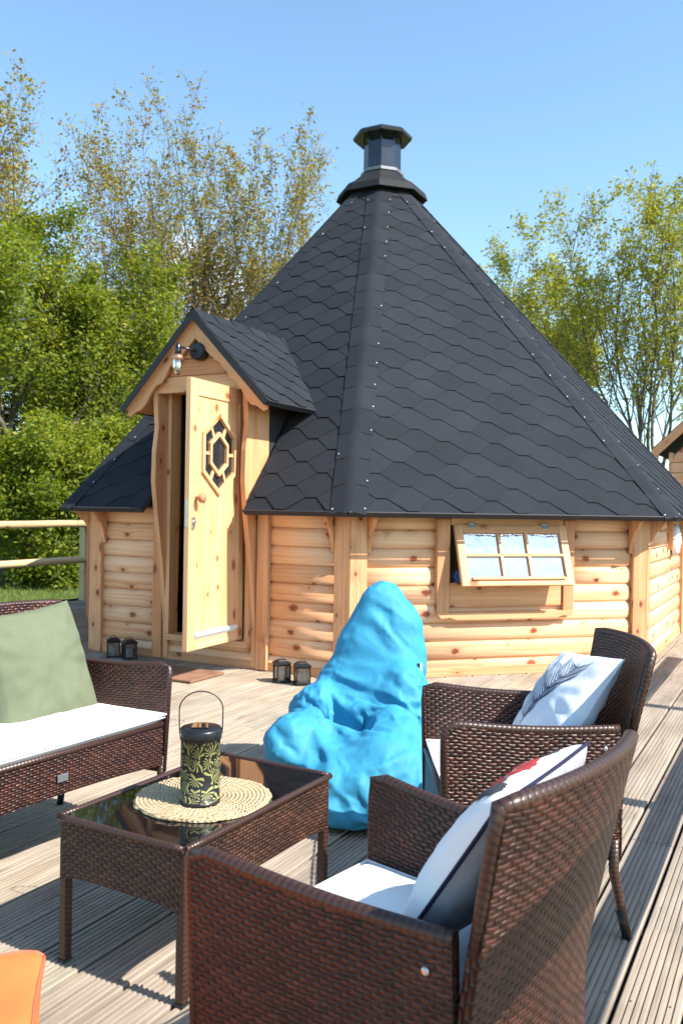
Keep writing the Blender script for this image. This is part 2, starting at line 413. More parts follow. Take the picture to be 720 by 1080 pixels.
PITCH = .1675; GAP = .0125; V0 = -.4105
def deck():
    mb = MB()
    kmin, kmax = int((-8.75-V0)/PITCH), int((3.9-V0)/PITCH)
    prof_n = 7
    for k in range(kmin, kmax+1):
        a, b = V0+k*PITCH+GAP/2, V0+(k+1)*PITCH-GAP/2
        if b > 3.9: continue
        w = b-a
        # cross-section: rounded edges, seven shallow grooves
        prof = [(a, -.03), (a, -.004), (a+.004, 0)]
        ng = 7; m_ = .012; st = (w-2*m_)/ng
        for g in range(ng):
            c = a+m_+st*(g+.5)
            prof += [(c-.0045, 0), (c-.003, -.0045), (c+.003, -.0045), (c+.0045, 0)]
        prof += [(b-.004, 0), (b, -.004), (b, -.03)]
        # lengths with butt joints
        u = -3.2-rnd.random()*2.5; end = 19.0
        while u < end:
            L = rnd.choice([3.6, 4.2, 4.8]); u1 = min(u+L, end)
            off = rnd.random()*60; r = rnd.random(); dz = rnd.uniform(-.0015, .0015)
            b0 = len(mb.v)
            for uu in (u+.002, u1-.002):
                for (vv, zz) in prof: mb.v.append(tuple(dk(uu, vv, zz+dz)))
            n = len(prof); acc = [0]
            for i in range(1, n): acc.append(acc[-1]+math.hypot(prof[i][0]-prof[i-1][0], prof[i][1]-prof[i-1][1]))
            for i in range(n-1):
                mb.face([b0+i, b0+n+i, b0+n+i+1, b0+i+1], [(u+off, acc[i]+off), (u1+off, acc[i]+off), (u1+off, acc[i+1]+off), (u+off, acc[i+1]+off)], 0, r)
            mb.face([b0+i for i in range(n)], [(off, 0)]*n, 0, r); mb.face([b0+n+i for i in range(n-1, -1, -1)], [(off, 0)]*n, 0, r)
            u = u1
    # joists below and edge board
    for u in np.arange(-3, 19, .6):
        mb.box(dk(u, -2.2, -.09), VD, UD, Z, 12.8, .045, .11, 1)
    mb.box(dk(7.5, -8.80, -.12), UD, VD, Z, 23, .03, .24, 1)
    for k in range(int((-3.4-V0)/PITCH), int((1.2-V0)/PITCH)):
        c = V0+(k+.5)*PITCH
        for u in np.arange(-3, 14, .6):
            for s_ in (-1, 1):
                p = dk(u+rnd.uniform(-.012, .012), c+s_*.051+rnd.uniform(-.004, .004), .0019)
                b = len(mb.v); mb.v += [tuple(p+V((math.cos(a)*.0038, math.sin(a)*.0038, 0))) for a in [q*math.pi/3 for q in range(6)]]
                mb.face(range(b, b+6), [(0, 0)]*6, 1, 0)
    return mb
d = deck(); o = d.build('deck', [DECK, INK]); tag(o, kind='structure')

# ------------------------------------------------------------------ octagonal hut
HC = V((.3998, 9.8719, 0)); ROT = -1.6672; RW, RR, HE, HA = 3.394, 3.672, 1.28, 5.27
def cor(k, r, z=0): a = ROT+k*math.pi/4; return HC+V((r*math.cos(a), r*math.sin(a), z))
c8 = math.cos(math.pi/8); AW, AR = RW*c8, RR*c8
hut = empty('barbecue_hut', HC, 'octagonal pine log hut with tall black shingled roof and door ajar', 'hut')
HUTG = []
def faceframe(k):
    a, b = cor(k, RW), cor(k+1, RW); X = (b-a).normalized(); N = V((X.y, -X.x, 0)); return a, X, N, (b-a).length
LOGH = .1455
def logwall(k, holes=()):
    a, X, N, L = faceframe(k); mb = MB(); t0, t1 = .04, L-.04
    z = -.02; rows = []
    while z < HE-.01: rows.append((z, min(z+LOGH, HE+.03))); z += LOGH
    def seg(s0, s1, z0, z1):
        if s1-s0 < .02 or z1-z0 < .02: return
        off = rnd.random()*50; r = rnd.random(); n = 7; b0 = len(mb.v); pr = []
        zz0, zz1 = z0+.001, z1-.001
        pr.append((-.055, zz0))
        for i in range(n+1):
            t = i/n; pr.append((-.019+.019*(math.sin(math.pi*t))**.5, zz0+(zz1-zz0)*t))
        pr.append((-.055, zz1)); pr.append((-.085, zz1)); pr.append((-.085, zz0))
        m = len(pr)
        for s in (s0, s1):
            for (q, zz) in pr: mb.v.append(tuple(a+X*s+N*q+Z*zz))
        acc = 0
        for i in range(m):
            j = (i+1) % m; dl = math.hypot(pr[j][0]-pr[i][0], pr[j][1]-pr[i][1])
            mb.face([b0+i, b0+m+i, b0+m+j, b0+j], [(s0+off, acc), (s1+off, acc), (s1+off, acc+dl), (s0+off, acc+dl)], 0, r, 1 <= i < m-3); acc += dl
        mb.face([b0+i for i in range(m)], [(off, p[1]) for p in pr], 0, r); mb.face([b0+m+i for i in range(m-1, -1, -1)], [(off, p[1]) for p in pr[::-1]], 0, r)
    for (z0, z1) in rows:
        cuts = [(t0, t1)]
        for (h0, h1, hz0, hz1) in holes:
            if z1 <= hz0+.02 or z0 >= hz1-.02: continue
            new = []
            for (s0, s1) in cuts: new += [(s0, min(s1, h0)), (max(s0, h1), s1)]
            cuts = [c for c in new if c[1]-c[0] > .02]
            if z0 < hz0-.02: seg(h0, h1, z0, hz0)
            if z1 > hz1+.02: seg(h0, h1, hz1, z1)
        for (s0, s1) in cuts: seg(s0, s1, z0, z1)
    o = mb.build('wall', PINE, hut); HUTG.append(o); return o
WIN = (.80, 1.80, .71, 1.19)
Lf = faceframe(-1)[3]; DC = Lf/2
for k in range(-3, 5):
    holes = []
    if k == 0: holes = [WIN]
    if k == -1: holes = [(DC-.44, DC+.44, .215, 2.0)]
    logwall(k, holes)
# corner posts
for k in range(-3, 5):
    mb = MB()
    for s in (-1, 1):
        a, X, N, L = faceframe(k if s > 0 else k-1)
        P = cor(k, RW); D = X if s > 0 else -X
        n2 = (P-HC).normalized(); mit = .027/math.cos(math.pi/8)
        po = P+n2*mit; pi_ = P-n2*.05/math.cos(math.pi/8)
        tang = V((-n2.y, n2.x, 0))*(.0012*s)
        pts = [po+tang, P+D*.125+N*.027, P+D*.125-N*.05, pi_+tang]
        if s < 0: pts = pts[::-1]
        mb.prism([p+Z*.0 for p in pts], Z*(HE-.02), grain=Z)
    HUTG.append(mb.build('corner_post', PINE_P, hut, .003))
    for s in (-1, 1):
        a, X, N, L = faceframe(k if s > 0 else k-1)
        P = cor(k, RW); D = X if s > 0 else -X
        mb = MB(); prof = [(0, .96), (.02, .965), (.032, 1.03), (.055, 1.10), (.085, 1.15), (.12, 1.175), (.135, 1.21), (.155, 1.22), (.16, 1.262), (0, 1.262)]
        base = P+D*.128-N*.002
        pts = [base+N*q+Z*z for q, z in prof]
        mb.prism(pts, D*.032, grain=Z); HUTG.append(mb.build('eave_bracket', PINE_P, hut, .002))
# base board
for k in range(-3, 5):
    a, X, N, L = faceframe(k); mb = MB()
    mb.box(a+X*L/2+N*.004+Z*.035, X, N, Z, L-.26, .012, .07); HUTG.append(mb.build('plinth_board', PINE_P, hut, .002))
# floor of hut
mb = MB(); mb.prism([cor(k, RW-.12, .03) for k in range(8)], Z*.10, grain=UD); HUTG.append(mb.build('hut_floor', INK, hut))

# roof --------------------------------------------------------------
def clip_poly(poly, hp):
    for (nx, ny, c) in hp:      # keep nx*x+ny*y <= c
        out = []
        for i in range(len(poly)):
            p, q = poly[i], poly[(i+1) % len(poly)]
            dp, dq = nx*p[0]+ny*p[1]-c, nx*q[0]+ny*q[1]-c
            if dp <= 0: out.append(p)
            if (dp < 0 < dq) or (dq < 0 < dp):
                t = dp/(dp-dq); out.append((p[0]+(q[0]-p[0])*t, p[1]+(q[1]-p[1])*t))
        poly = out
        if len(poly) < 3: return []
    return poly
def clip_seg(p, q, hp):
    t0, t1 = 0., 1.
    for (nx, ny, c) in hp:
        dp, dq = nx*p[0]+ny*p[1]-c, nx*q[0]+ny*q[1]-c
        if dp > 0 and dq > 0: return None
        if dp > 0: t0 = max(t0, dp/(dp-dq))
        elif dq > 0: t1 = min(t1, dp/(dp-dq))
    if t1-t0 < 1e-4: return None
    f = lambda t: (p[0]+(q[0]-p[0])*t, p[1]+(q[1]-p[1])*t)
    return f(t0), f(t1)
def shingles(mb, O, X, S_, Nn, xr, smax, regions, e=.139, base=.004, lift=.0085, sc=1., ph=0.):
    e *= sc; per = .5*sc; fl = .05*sc; dg = .15*sc
    nK = int(smax/e)+1
    for k in range(nK):
        s0 = k*e; s1 = s0+e; s2 = s0+2.25*e
        hh = lambda s: base+lift*(1-max(0, (s-s0))/(s2-s0))
        n0, n1 = int(math.floor(xr[0]/per))-1, int(math.ceil(xr[1]/per))+1
        for i in range(n0, n1+1):
            xc = i*per+(per/2 if k % 2 else 0)+ph
            r = rnd.random(); jh = rnd.uniform(0, .0025); js = rnd.uniform(-.004, .004)
            tab = [(xc-fl, s0+js), (xc+fl, s0+js), (xc+fl+dg, s1), (xc-fl-dg, s1)]
            band = [(xc-per/2, s1), (xc+per/2, s1), (xc+per/2, s2), (xc-per/2, s2)]
            W = lambda p, up=0.: O+X*p[0]+S_*p[1]+Nn*(hh(p[1])+jh*(1 if p[1] < s1+.001 else 0)+up)
            for reg in regions:
                for pl in (tab, band):
                    c = clip_poly(pl, reg)
                    if c: mb.poly([W(p) for p in c], [(p[0], p[1]) for p in c], 0, r)
                for (p, q) in (((xc-fl-dg, s1), (xc-fl, s0+js)), ((xc-fl, s0+js), (xc+fl, s0+js)), ((xc+fl, s0+js), (xc+fl+dg, s1)), ((xc+fl+dg, s1), (xc+per-fl-dg, s1))):
                    g = clip_seg(p, q, reg)
                    if g: mb.poly([W(g[0], -.008), W(g[1], -.008), W(g[1]), W(g[0])], [(0, 0)]*4, 0, r)
SL = math.hypot(AR, HA-HE)
def roofface(k):
    a, b = cor(k, RR, HE), cor(k+1, RR, HE); X = (b-a).normalized(); mid = (a+b)/2; ap = HC+Z*HA
    S_ = (ap-mid).normalized(); Nn = X.cross(S_); w = (b-a).length/2
    return mid, X, S_, Nn, w
HK = {}
for k in range(-3, 5):
    mid, X, S_, Nn, w = roofface(k)
    nx, ny = SL, w; c = w*SL
    ln = math.hypot(nx, ny)
    sides = [(nx/ln, ny/ln, c/ln), (-nx/ln, ny/ln, c/ln), (0, -1, 0), (0, 1, SL*.93)]
    if k == -1:
        sA = (2.02-HE)/(HA-HE)*SL
        regs = [sides+[(1, 0, -.50)], sides+[(-1, 0, -.50)], sides+[(1, 0, .50), (-1, 0, .50), (0, -1, -sA)]]
    else: regs = [sides]
    mb = MB(); shingles(mb, mid, X, S_, Nn, (-w, w), SL*.93, regs, sc=.9, ph=.07*k)
    # roof deck slab under the shingles + drip edge
    for rg in regs:
        big = [(-w, 0), (w, 0), (w, SL), (-w, SL)]
        c = clip_poly(big, rg)
        if c:
            P = [mid+X*p[0]+S_*p[1]+Nn*.002 for p in c]
            mb.prism(P[::-1], -Nn*.032, 2, grain=X, m_side=1); mb.poly([p+Nn*.0022 for p in P], [(p[0], p[1]) for p in c], 0, .5)
    if k == -1: segs = [(-w, -.5), (.5, w)]
    else: segs = [(-w, w)]
    for s0, s1 in segs:
        p0, p1 = mid+X*s0, mid+X*s1
        mb.beam(p0-Z*.018+Nn*.004-S_*.004, p1-Z*.018+Nn*.004-S_*.004, .010, .052, up=S_.cross(X), m=1)
    HUTG.append(mb.build('roof', [SHING, ROOFEDGE, INK if k != -1 else PINE_P], hut))
# hip caps
for k in range(-3, 5):
    P0 = cor(k, RR, HE); ap = HC+Z*HA; H = (ap-P0); HL = H.length; H.normalize()
    _, X1, S1, N1, _w = roofface(k); _, X0, S0, N0, _w = roofface(k-1)
    Up = (N1+N0).normalized()
    d1 = (X1-H*X1.dot(H)).normalized(); d0 = (-X0-H*(-X0).dot(H)).normalized()
    mb = MB(); seg = .285; n = int(HL*.9/seg)
    for i in range(n+1):
        s0, s1 = i*seg-.012, (i+1)*seg+.02
        r = rnd.random()
        b0 = len(mb.v); wv = .135
        cross = [(-wv, 0), (-wv*.5, .002), (-.035, .004), (-.012, .0062), (.012, .0062), (.035, .004), (wv*.5, .002), (wv, 0)]
        for (s, up) in ((s0, .0195), (s1, .0150)):
            for (x, rr_) in cross:
                dd = d1 if x > 0 else d0
                nn = N1 if x > 0 else N0
                base = P0+H*s+dd*abs(x)+nn*(up)+(Up-nn)*(up*.9 if abs(x) < .03 else 0)-Up*(.004 if abs(x) < .02 and s == s0 else 0)+Up*(.003 if abs(x) < .05 and s == s1 else 0)
                if i == 0 and s == s0:
                    base.z = max(base.z, HE-.03)
                mb.v.append(tuple(base))
        m = len(cross)
        for j in range(m-1): mb.face([b0+j, b0+j+1, b0+m+j+1, b0+m+j], [(cross[j][0], s0), (cross[j+1][0], s0), (cross[j+1][0], s1), (cross[j][0], s1)], 0, r, True)
        # front lip and side lips
        for j in range(m-1):
            a_, b_ = V(mb.v[b0+j]), V(mb.v[b0+j+1]); mb.poly([a_-Up*.008, b_-Up*.008, b_, a_], [(0, 0)]*4, 0, r*.4)
        for j in (0, m-1):
            a_, b_ = V(mb.v[b0+j]), V(mb.v[b0+m+j]); nn = N0 if j == 0 else N1
            mb.poly([a_-nn*.013, b_-nn*.009, b_, a_], [(0, 0)]*4, 0, r*.4)
        for x, dd, nn in ((.118, d1, N1), (-.118, d0, N0)):
            if rnd.random() < (.8 if x > 0 else .3):
                c = P0+H*(s0+.05+rnd.uniform(-.01, .01))+dd*abs(x)+nn*.020
                mb.lathe([(.0075, 0), (.0075, .003), (.003, .005)], c, 8, 1, axis=nn)
    HUTG.append(mb.build('hip_cap', [SHING, SCREW], hut))
# chimney
ch = MB(); r8 = ROT
ax = HC
ch.lathe([(.515, 4.825), (.525, 4.83), (.50, 4.90), (.49, 4.915), (.42, 4.955), (.245, 5.10), (.23, 5.115), (.23, 5.15)], ax, 8, 0, False, rot=r8)
chim = ch.build('chimney', [simple('cowl_black', (.013, .0135, .016), .7, 0, .25)], hut); HUTG.append(chim)
ch = MB(); ch.lathe([(.245, 5.115), (.245, 5.145), (.215, 5.16)], ax, 8, 0, False, rot=r8); HUTG.append(ch.build('flue_collar', simple('dull_collar', (.20, .20, .21), .5, .6), chim))
ch = MB(); ch.lathe([(.212, 5.12), (.212, 5.46), (.20, 5.46)], ax, 8, 0, False, rot=r8)
for q in range(8):
    a = r8+q*math.pi/4; ch.box(ax+V((math.cos(a)*.205, math.sin(a)*.205, 5.51)), V((1, 0, 0)), V((0, 1, 0)), Z, .02, .02, .14)
HUTG.append(ch.build('flue_pipe', DARKST, chim))
ch = MB(); ch.lathe([(.30, 5.53), (.335, 5.525), (.34, 5.555), (.30, 5.585), (.10, 5.66), (.001, 5.67)], ax, 8, 0, False, rot=r8); HUTG.append(ch.build('rain_cap', BLACKM, chim))

# porch ---------------------------------------------------------------
a, PX, PN, L = faceframe(-1); PC = a+PX*(L/2)
def pp(t, q, z): return PC+PX*t+PN*q+Z*z
PK, PE = 2.86, 2.11; PWd = .73; sl = (PK-PE)/PWd
# cheeks (hourglass side boards)
for s in (-1, 1):
    mb = MB(); prof = [(-.10, .02), (.02, .02), (.03, .35), (.10, .85), (.17, 1.25), (.205, 1.5), (.20, 1.75), (.17, 1.95), (.185, 2.12), (.20, 2.30), (-.13, 2.30), (-.13, 1.22)]
    pts = [pp(s*.425, q, z) for q, z in prof]
    if s < 0: pts = pts[::-1]
    mb.prism(pts, PX*s*.045, grain=Z); HUTG.append(mb.build('porch_cheek', PINE_P, hut, .003))
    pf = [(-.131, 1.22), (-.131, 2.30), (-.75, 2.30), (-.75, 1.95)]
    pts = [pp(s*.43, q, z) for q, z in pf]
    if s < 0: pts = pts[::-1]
    mb = MB(); mb.prism(pts, PX*s*.035); HUTG.append(mb.build('black_side_panel', ROOFEDGE, hut))  # plain black panel behind each cheek, below the porch eave
    # frame board at the wall
    mb = MB(); mb.box(pp(s*.53, .012, .64), PX, PN, Z, .10, .05, 1.26, grain=2); HUTG.append(mb.build('door_post', PINE_P, hut, .003))
    # door lining
    mb = MB(); mb.box(pp(s*.402, .0, 1.23), PX, PN, Z, .04, .12, 2.03, grain=2); HUTG.append(mb.build('door_jamb', PINE_D, hut, .003))
mb = MB(); mb.box(pp(0, .0, .20), PX, PN, Z, .84, .15, .05); HUTG.append(mb.build('threshold', PINE_P, hut, .003))
mb = MB(); mb.box(pp(0, .01, 2.27), PX, PN, Z, .84, .12, .05); HUTG.append(mb.build('door_head', PINE_P, hut, .003))
# gable infill boards
zz = 2.225; mb = MB()
while zz < 2.74:
    z1 = min(zz+.135, 2.76); w0 = min(.47, (PK-.05-zz)/sl); w1 = min(.47, max(.01, (PK-.05-z1)/sl))
    pr = [(-w0, zz+.002), (w0, zz+.002), (w1, z1-.002), (-w1, z1-.002)]
    mb.prism([pp(t, .165, z) for t, z in pr][::1], PN*.03, grain=PX); zz = z1
HUTG.append(mb.build('gable', PINE_P, hut, .004))
# bargeboards with a scalloped lower edge
for s in (-1, 1):
    mb = MB(); up = []; lo = []
    topz = lambda t: PK-.045-sl*t
    prof_lo = [(0.0, .17), (.12, .165), (.20, .15), (.25, .125), (.29, .155), (.34, .165), (.39, .13), (.45, .135), (.50, .165), (.55, .16), (.60, .12), (.66, .10), (.685, .06), (.69, .0)]
    pts = [(0, topz(0)), ]+[(t, topz(t)-d_) for t, d_ in prof_lo]
    P = [pp(s*t, .225, z) for t, z in pts]
    if s > 0: P = P[::-1]
    mb.prism(P[::-1], PN*.028, grain=(pp(s*.7, 0, PE)-pp(0, 0, PK))); HUTG.append(mb.build('bargeboard', PINE_P, hut, .003))
# porch roof
for s in (-1, 1):
    Sd = (pp(0, 0, PK)-pp(s*PWd, 0, PE)).normalized(); O = pp(s*PWd, .29, PE)
    Xd = -PN; Nn = Xd.cross(Sd)
    if Nn.z < 0: Nn = -Nn
    LS = math.hypot(PWd, PK-PE); depth = 1.9
    mb = MB()
    reg = [(-1, 0, 0), (1, 0, depth), (0, -1, 0), (0, 1, LS)]
    shingles(mb, O, Xd, Sd, Nn, (0, depth), LS, [reg], e=.139, base=.003, lift=.010, sc=.82, ph=.1*s)
    pts = [O+Nn*.0, O+Xd*depth, O+Xd*depth+Sd*LS, O+Sd*LS]
    mb.prism(pts, -Nn*.035, 2, grain=Xd, m_side=1)
    pq = [p+Nn*.002 for p in pts]; mb.poly(pq if s > 0 else pq[::-1], None, 0, .5)
    # front and side drip edges
    mb.beam(O+Nn*-.022-Xd*.004, O+Sd*LS-Nn*.022-Xd*.004, .008, .055, up=Nn, m=1)
    mb.beam(O+Nn*-.018-Sd*.004, O+Xd*1.2-Nn*.018-Sd*.004, .008, .045, up=Nn, m=1)
    HUTG.append(mb.build('porch_roof', [SHING, ROOFEDGE, PINE_P], hut))
mb = MB()
for i in range(6):
    s0 = .29-.26*i; s1 = s0-.31
    for s in (-1, 1):
        d_ = (pp(s*PWd, 0, PE)-pp(0, 0, PK)).normalized()
        n_ = V((0, 0, 1))
        A = pp(0, s0+.002, PK+.026-.0015*i*0); B = pp(0, s1, PK+.016)
        mb.poly([A, A+d_*.12-Z*.006, B+d_*.12-Z*.004, B][::s], None, 0, rnd.random())
HUTG.append(mb.build('porch_ridge_cap', SHING, hut))
# wall lamp on gable
lb = pp(.035, .254, 2.535)
mb = MB(); mb.lathe([(.07, -.05), (.07, .022), (.058, .032)], lb, 20, 0, axis=PN); lamp = mb.build('wall_lamp', BLACKM, hut); HUTG.append(lamp)
le = lb+PN*.14-PX*.09+Z*.02
mb = MB(); mb.tube([lb+PN*.03, lb+PN*.09-PX*.05+Z*.015, le], .0095, 8)
mb.lathe([(.010, .03), (.016, .02), (.024, .0), (.027, -.03), (.027, -.06)], le, 14); HUTG.append(mb.build('lamp_arm', DARKST, lamp))
mb = MB(); mb.lathe([(.027, -.06), (.043, -.075), (.045, -.10), (.036, -.105)], le, 18); HUTG.append(mb.build('lamp_collar', COPPER, lamp))
mb = MB(); mb.lathe([(.036, -.10), (.038, -.12), (.037, -.16), (.030, -.20), (.012, -.222), (.001, -.224)], le, 18, cap=False)
HUTG.append(mb.build('lamp_shade', CLEAR, lamp))
mb = MB(); mb.lathe([(.012, -.10), (.022, -.13), (.024, -.155), (.012, -.18), (.001, -.184)], le, 12); HUTG.append(mb.build('bulb', WHITEP, lamp))

# door leaf, hinged right, swung out towards the viewer ----------------
HG = V((-.776, 6.90, 0)); DE = V((-.425, -.905, 0)).normalized(); DN = V((-DE.y, DE.x, 0))
if DN.x < 0: DN = -DN
DW, DB, DT, TH = .76, .245, 2.235, .042
def dp(s, z, n=0): return HG+DE*s+DN*n+Z*z
dcs, dcz = .375, 1.70; HW, HH, HS = .215, .30, .14
hexo = [(dcs, dcz+HH), (dcs+HW, dcz+HS), (dcs+HW, dcz-HS), (dcs, dcz-HH), (dcs-HW, dcz-HS), (dcs-HW, dcz+HS)]
mb = MB()
x0, x1 = .095, DW-.10; z0, z1 = DB+.13, DT-.12
T_, B_ = (dcs, z1), (dcs, z0)
R1, R2, L1, L2 = (x1, dcz+HS), (x1, dcz-HS), (x0, dcz+HS), (x0, dcz-HS)
polys = [[T_, hexo[0], hexo[1], R1, (x1, z1)], [R1, hexo[1], hexo[2], R2], [R2, hexo[2], hexo[3], B_, (x1, z0)], [B_, hexo[3], hexo[4], L2, (x0, z0)], [L2, hexo[4], hexo[5], L1], [L1, hexo[5], hexo[0], T_, (x0, z1)]]
for sd, nn in ((1, -.010), (-1, -TH+.010)):
    for pl in polys:
        q = pl if sd < 0 else pl[::-1]
        mb.poly([dp(s, z, nn) for s, z in q], [(z, s) for s, z in q], 0, .55)
door = mb.build('door', [PINE_DG], hut); HUTG.append(door)
mb = MB()
for (s0, s1, za, zb, g) in ((0, .097, DB, DT, 2), (DW-.102, DW, DB, DT, 2), (.0975, DW-.1025, DB, DB+.132, 0), (.0975, DW-.1025, DT-.122, DT, 0)):
    mb.box(dp((s0+s1)/2, (za+zb)/2, -TH/2), DE, DN, Z, s1-s0, TH, zb-za, grain=g)
HUTG.append(mb.build('door_frame', PINE_D, door, .003))
# hexagon trim, inner hexagon and glazing bars
mb = MB(); cen = V((dcs, dcz, 0))
def hexring(k0, k1, n0, n1):
    for i in range(6):
        a0, a1 = hexo[i], hexo[(i+1) % 6]
        f = lambda p, k: (dcs+(p[0]-dcs)*k, dcz+(p[1]-dcz)*k)
        q = [f(a0, k1), f(a1, k1), f(a1, k0), f(a0, k0)]
        mb.prism([dp(s, z, n0) for s, z in q], DN*(n1-n0), grain=dp(*a1)-dp(*a0))
hexring(.93, 1.06, -TH, .010)
hexring(.46, .57, -TH+.006, .004)
for i in range(6):
    a = ((i+.0)/6)
    p = hexo[i]; q = hexo[(i+1) % 6]; md = ((p[0]+q[0])/2, (p[1]+q[1])/2)
    o_ = dp(dcs+(md[0]-dcs)*.95, dcz+(md[1]-dcz)*.95, -TH/2+.001); i_ = dp(dcs+(md[0]-dcs)*.55, dcz+(md[1]-dcz)*.55, -TH/2+.001)
    mb.beam(o_, i_, .024, .026, up=DE)
HUTG.append(mb.build('glazing_bars', PINE_D, door, .002))
mb = MB(); f = .99
mb.prism([dp(dcs+(s-dcs)*f, dcz+(z-dcz)*f, -TH/2-.003) for s, z in hexo], DN*.005); HUTG.append(mb.build('door_glass', PANE, door))
mb = MB(); kc = dp(DW-.085, 1.36, 0); mb.lathe([(.016, 0), (.014, .02), (.030, .035), (.036, .055), (.028, .072), (.001, .078)], kc, 18, axis=DN); HUTG.append(mb.build('door_knob', mat_fabric('knob_wood', (.45, .20, .10), .4), door))
mb = MB(); mb.box(dp(DW-.045, 1.18, .006), DE, DN, Z, .032, .012, .085); mb.lathe([(.014, 0), (.014, .012)], dp(DW-.045, 1.185, .012), 12, axis=DN)
mb.box(dp(DW+.0015, 1.25, -TH/2), DE, DN, Z, .003, .022, .2); HUTG.append(mb.build('door_latch', GALV, door))
mb = MB(); mb.box(dp(DW/2+.02, DB+.115, .012), DE, DN, Z, DW-.2, .022, .024); mb.box(dp(DW/2+.02, DB+.10, .004), DE, DN, Z, DW-.2, .006, .03); HUTG.append(mb.build('weather_strip', WHITEP, door))

# window ----------------------------------------------------------------
a0_, WX, WN, L = faceframe(0)
def wp(t, q, z): return a0_+WX*t+WN*q+Z*z
mb = MB()
mb.box(wp(.745, .014, .865), WX, WN, Z, .105, .06, .74, grain=2)
mb.box(wp(1.85, .014, .865), WX, WN, Z, .095, .06, .74, grain=2)
mb.box(wp(1.30, .012, 1.215), WX, WN, Z, .99, .055, .055)
mb.box(wp(1.30, .006, .63), WX, WN, Z, .99, .04, .17)
# lower rail with wavy bottom
prof = [(.70, .53), (.73, .497), (.80, .505), (.86, .485), (1.74, .485), (1.80, .505), (1.87, .497), (1.897, .53), (1.897, .545), (.70, .545)]
mb.prism([wp(t, .0, z-.04) for t, z in prof][::-1], WN*.05, grain=WX)
win = mb.build('window', PINE_P, hut, .003); HUTG.append(win)
ang = math.atan2(.165, .46); top = wp(1.31, .045, 1.185); WS = (V(WN)*math.sin(ang)-Z*math.cos(ang)); WNn = WX.cross(WS); 
if WNn.dot(WN) < 0: WNn = -WNn
def sp(x, s, n=0): return top+WX*x+WS*s+WNn*n
mb = MB(); hw, hl = .485, .49; fw = .062
for (xa, xb, sa, sb, g) in ((-hw, -hw+fw, 0, hl, 1), (hw-fw, hw, 0, hl, 1), (-hw+fw+.001, hw-fw-.001, 0, fw, 0), (-hw+fw+.001, hw-fw-.001, hl-fw, hl, 0)):
    mb.box(sp((xa+xb)/2, (sa+sb)/2), WX, WS, WNn, xb-xa, sb-sa, .038, grain=g)
for x in (-.12, .12): mb.box(sp(x, hl/2, .003), WX, WS, WNn, .022, hl-2*fw, .030, grain=1)
mb.box(sp(0, hl/2, .004), WX, WS, WNn, 2*(hw-fw), .022, .028, grain=0)
mb.box(sp(0, hl-fw*.9, .027), WX, WS, WNn, .80, .022, .018, grain=0)
HUTG.append(mb.build('window_sash', PINE_D, win, .002))
mb = MB(); mb.box(sp(0, hl/2, -.006), WX, WS, WNn, 2*(hw-fw)+.02, hl-2*fw+.02, .005); HUTG.append(mb.build('window_glass', RPANE, win))
for x in (-.34, .30):
    mb = MB(); mb.lathe([(.007, -.035), (.007, .035)], sp(x, -.006, .022), 8, axis=WX); mb.box(sp(x, .012, .0215), WX, WS, WNn, .06, .03, .004)
    HUTG.append(mb.build('window_hinge', GALV, win))
mb = MB()
mb.grid(lambda u_, v_: wp(.84+.10*u_+.012*math.sin(v_*9), .02+.012*math.sin(u_*22+v_*3), .735+.10*v_*(1-.25*u_)), 14, 8); HUTG.append(mb.build('blue_cloth', mat_fabric('blue_cloth', (.05, .16, .38)), win))
mb = MB(); mb.box(wp(1.3, -.02, .725), WX, WN, Z, .98, .09, .02); HUTG.append(mb.build('window_sill', PINE_P, win, .002))
# round white vent on next wall
a1_, VX, VN, L = faceframe(1)
vc = a1_+VX*1.75+VN*.015+Z*1.04
mb = MB(); mb.lathe([(.165, 0), (.165, .02), (.14, .05), (.06, .07), (.001, .072)], vc, 28, axis=VN); HUTG.append(mb.build('round_vent', WHITEP, hut))
vc2 = a1_+VX*1.42+VN*.03+Z*1.10
mb = MB(); mb.box(vc2, VX, VN, Z, .05, .05, .30); HUTG.append(mb.build('wall_batten', PINE_P, hut, .003))
rebase(hut)

# ------------------------------------------------------------------ second cabin
cab = empty('timber_cabin', V((6.0, 12.4, 0)), 'small gabled pine cabin standing beyond the hut at the right edge', 'cabin')
CXd = VD.copy(); CN = V((CXd.y, -CXd.x, 0))
CC = V((4.30, 12.0, 0))+CXd*1.5-CN*.28
def cp(t, q, z): return CC+CXd*t+CN*q+Z*z
mb = MB(); z = 0
while z < 3.2:
    z1 = z+.145; hwid = 1.28 if z < 2.1 else max(0, 1.28*(3.28-z)/1.18); hw1 = 1.28 if z1 < 2.1 else max(.01, 1.28*(3.28-z1)/1.18)
    if z < 2.0:
        for sgn in (-1, 1): mb.prism([cp(sgn*.98, 0, z+.003), cp(sgn*1.28, 0, z+.003), cp(sgn*1.28, 0, z1-.003), cp(sgn*.98, 0, z1-.003)][::sgn], -CN*.06, grain=CXd)
    elif hwid > .05: mb.prism([cp(-hwid, 0, z+.003), cp(hwid, 0, z+.003), cp(hw1, 0, z1-.003), cp(-hw1, 0, z1-.003)], -CN*.06, grain=CXd)
    for sgn in (-1, 1):
        if z < 2.05: mb.box(cp(sgn*1.28, -1.6, z+.0725), CN, CXd, Z, 3.2, .05, .139, grain=0)
    z = z1
mb.build('wall', PINE, cab, .01)
mb = MB()
for sgn in (-1, 1):
    A = cp(sgn*1.50, .28, 2.18); Bq = cp(0, .28, 3.62); mb.prism([A, Bq, Bq-Z*.16, A-Z*.12+CXd*sgn*-.03], CN*.03, grain=Bq-A)
mb.build('bargeboard', PINE_D, cab, .003)  # lighter door pine puts sunlight into the board colour on this shaded gable
mb = MB()
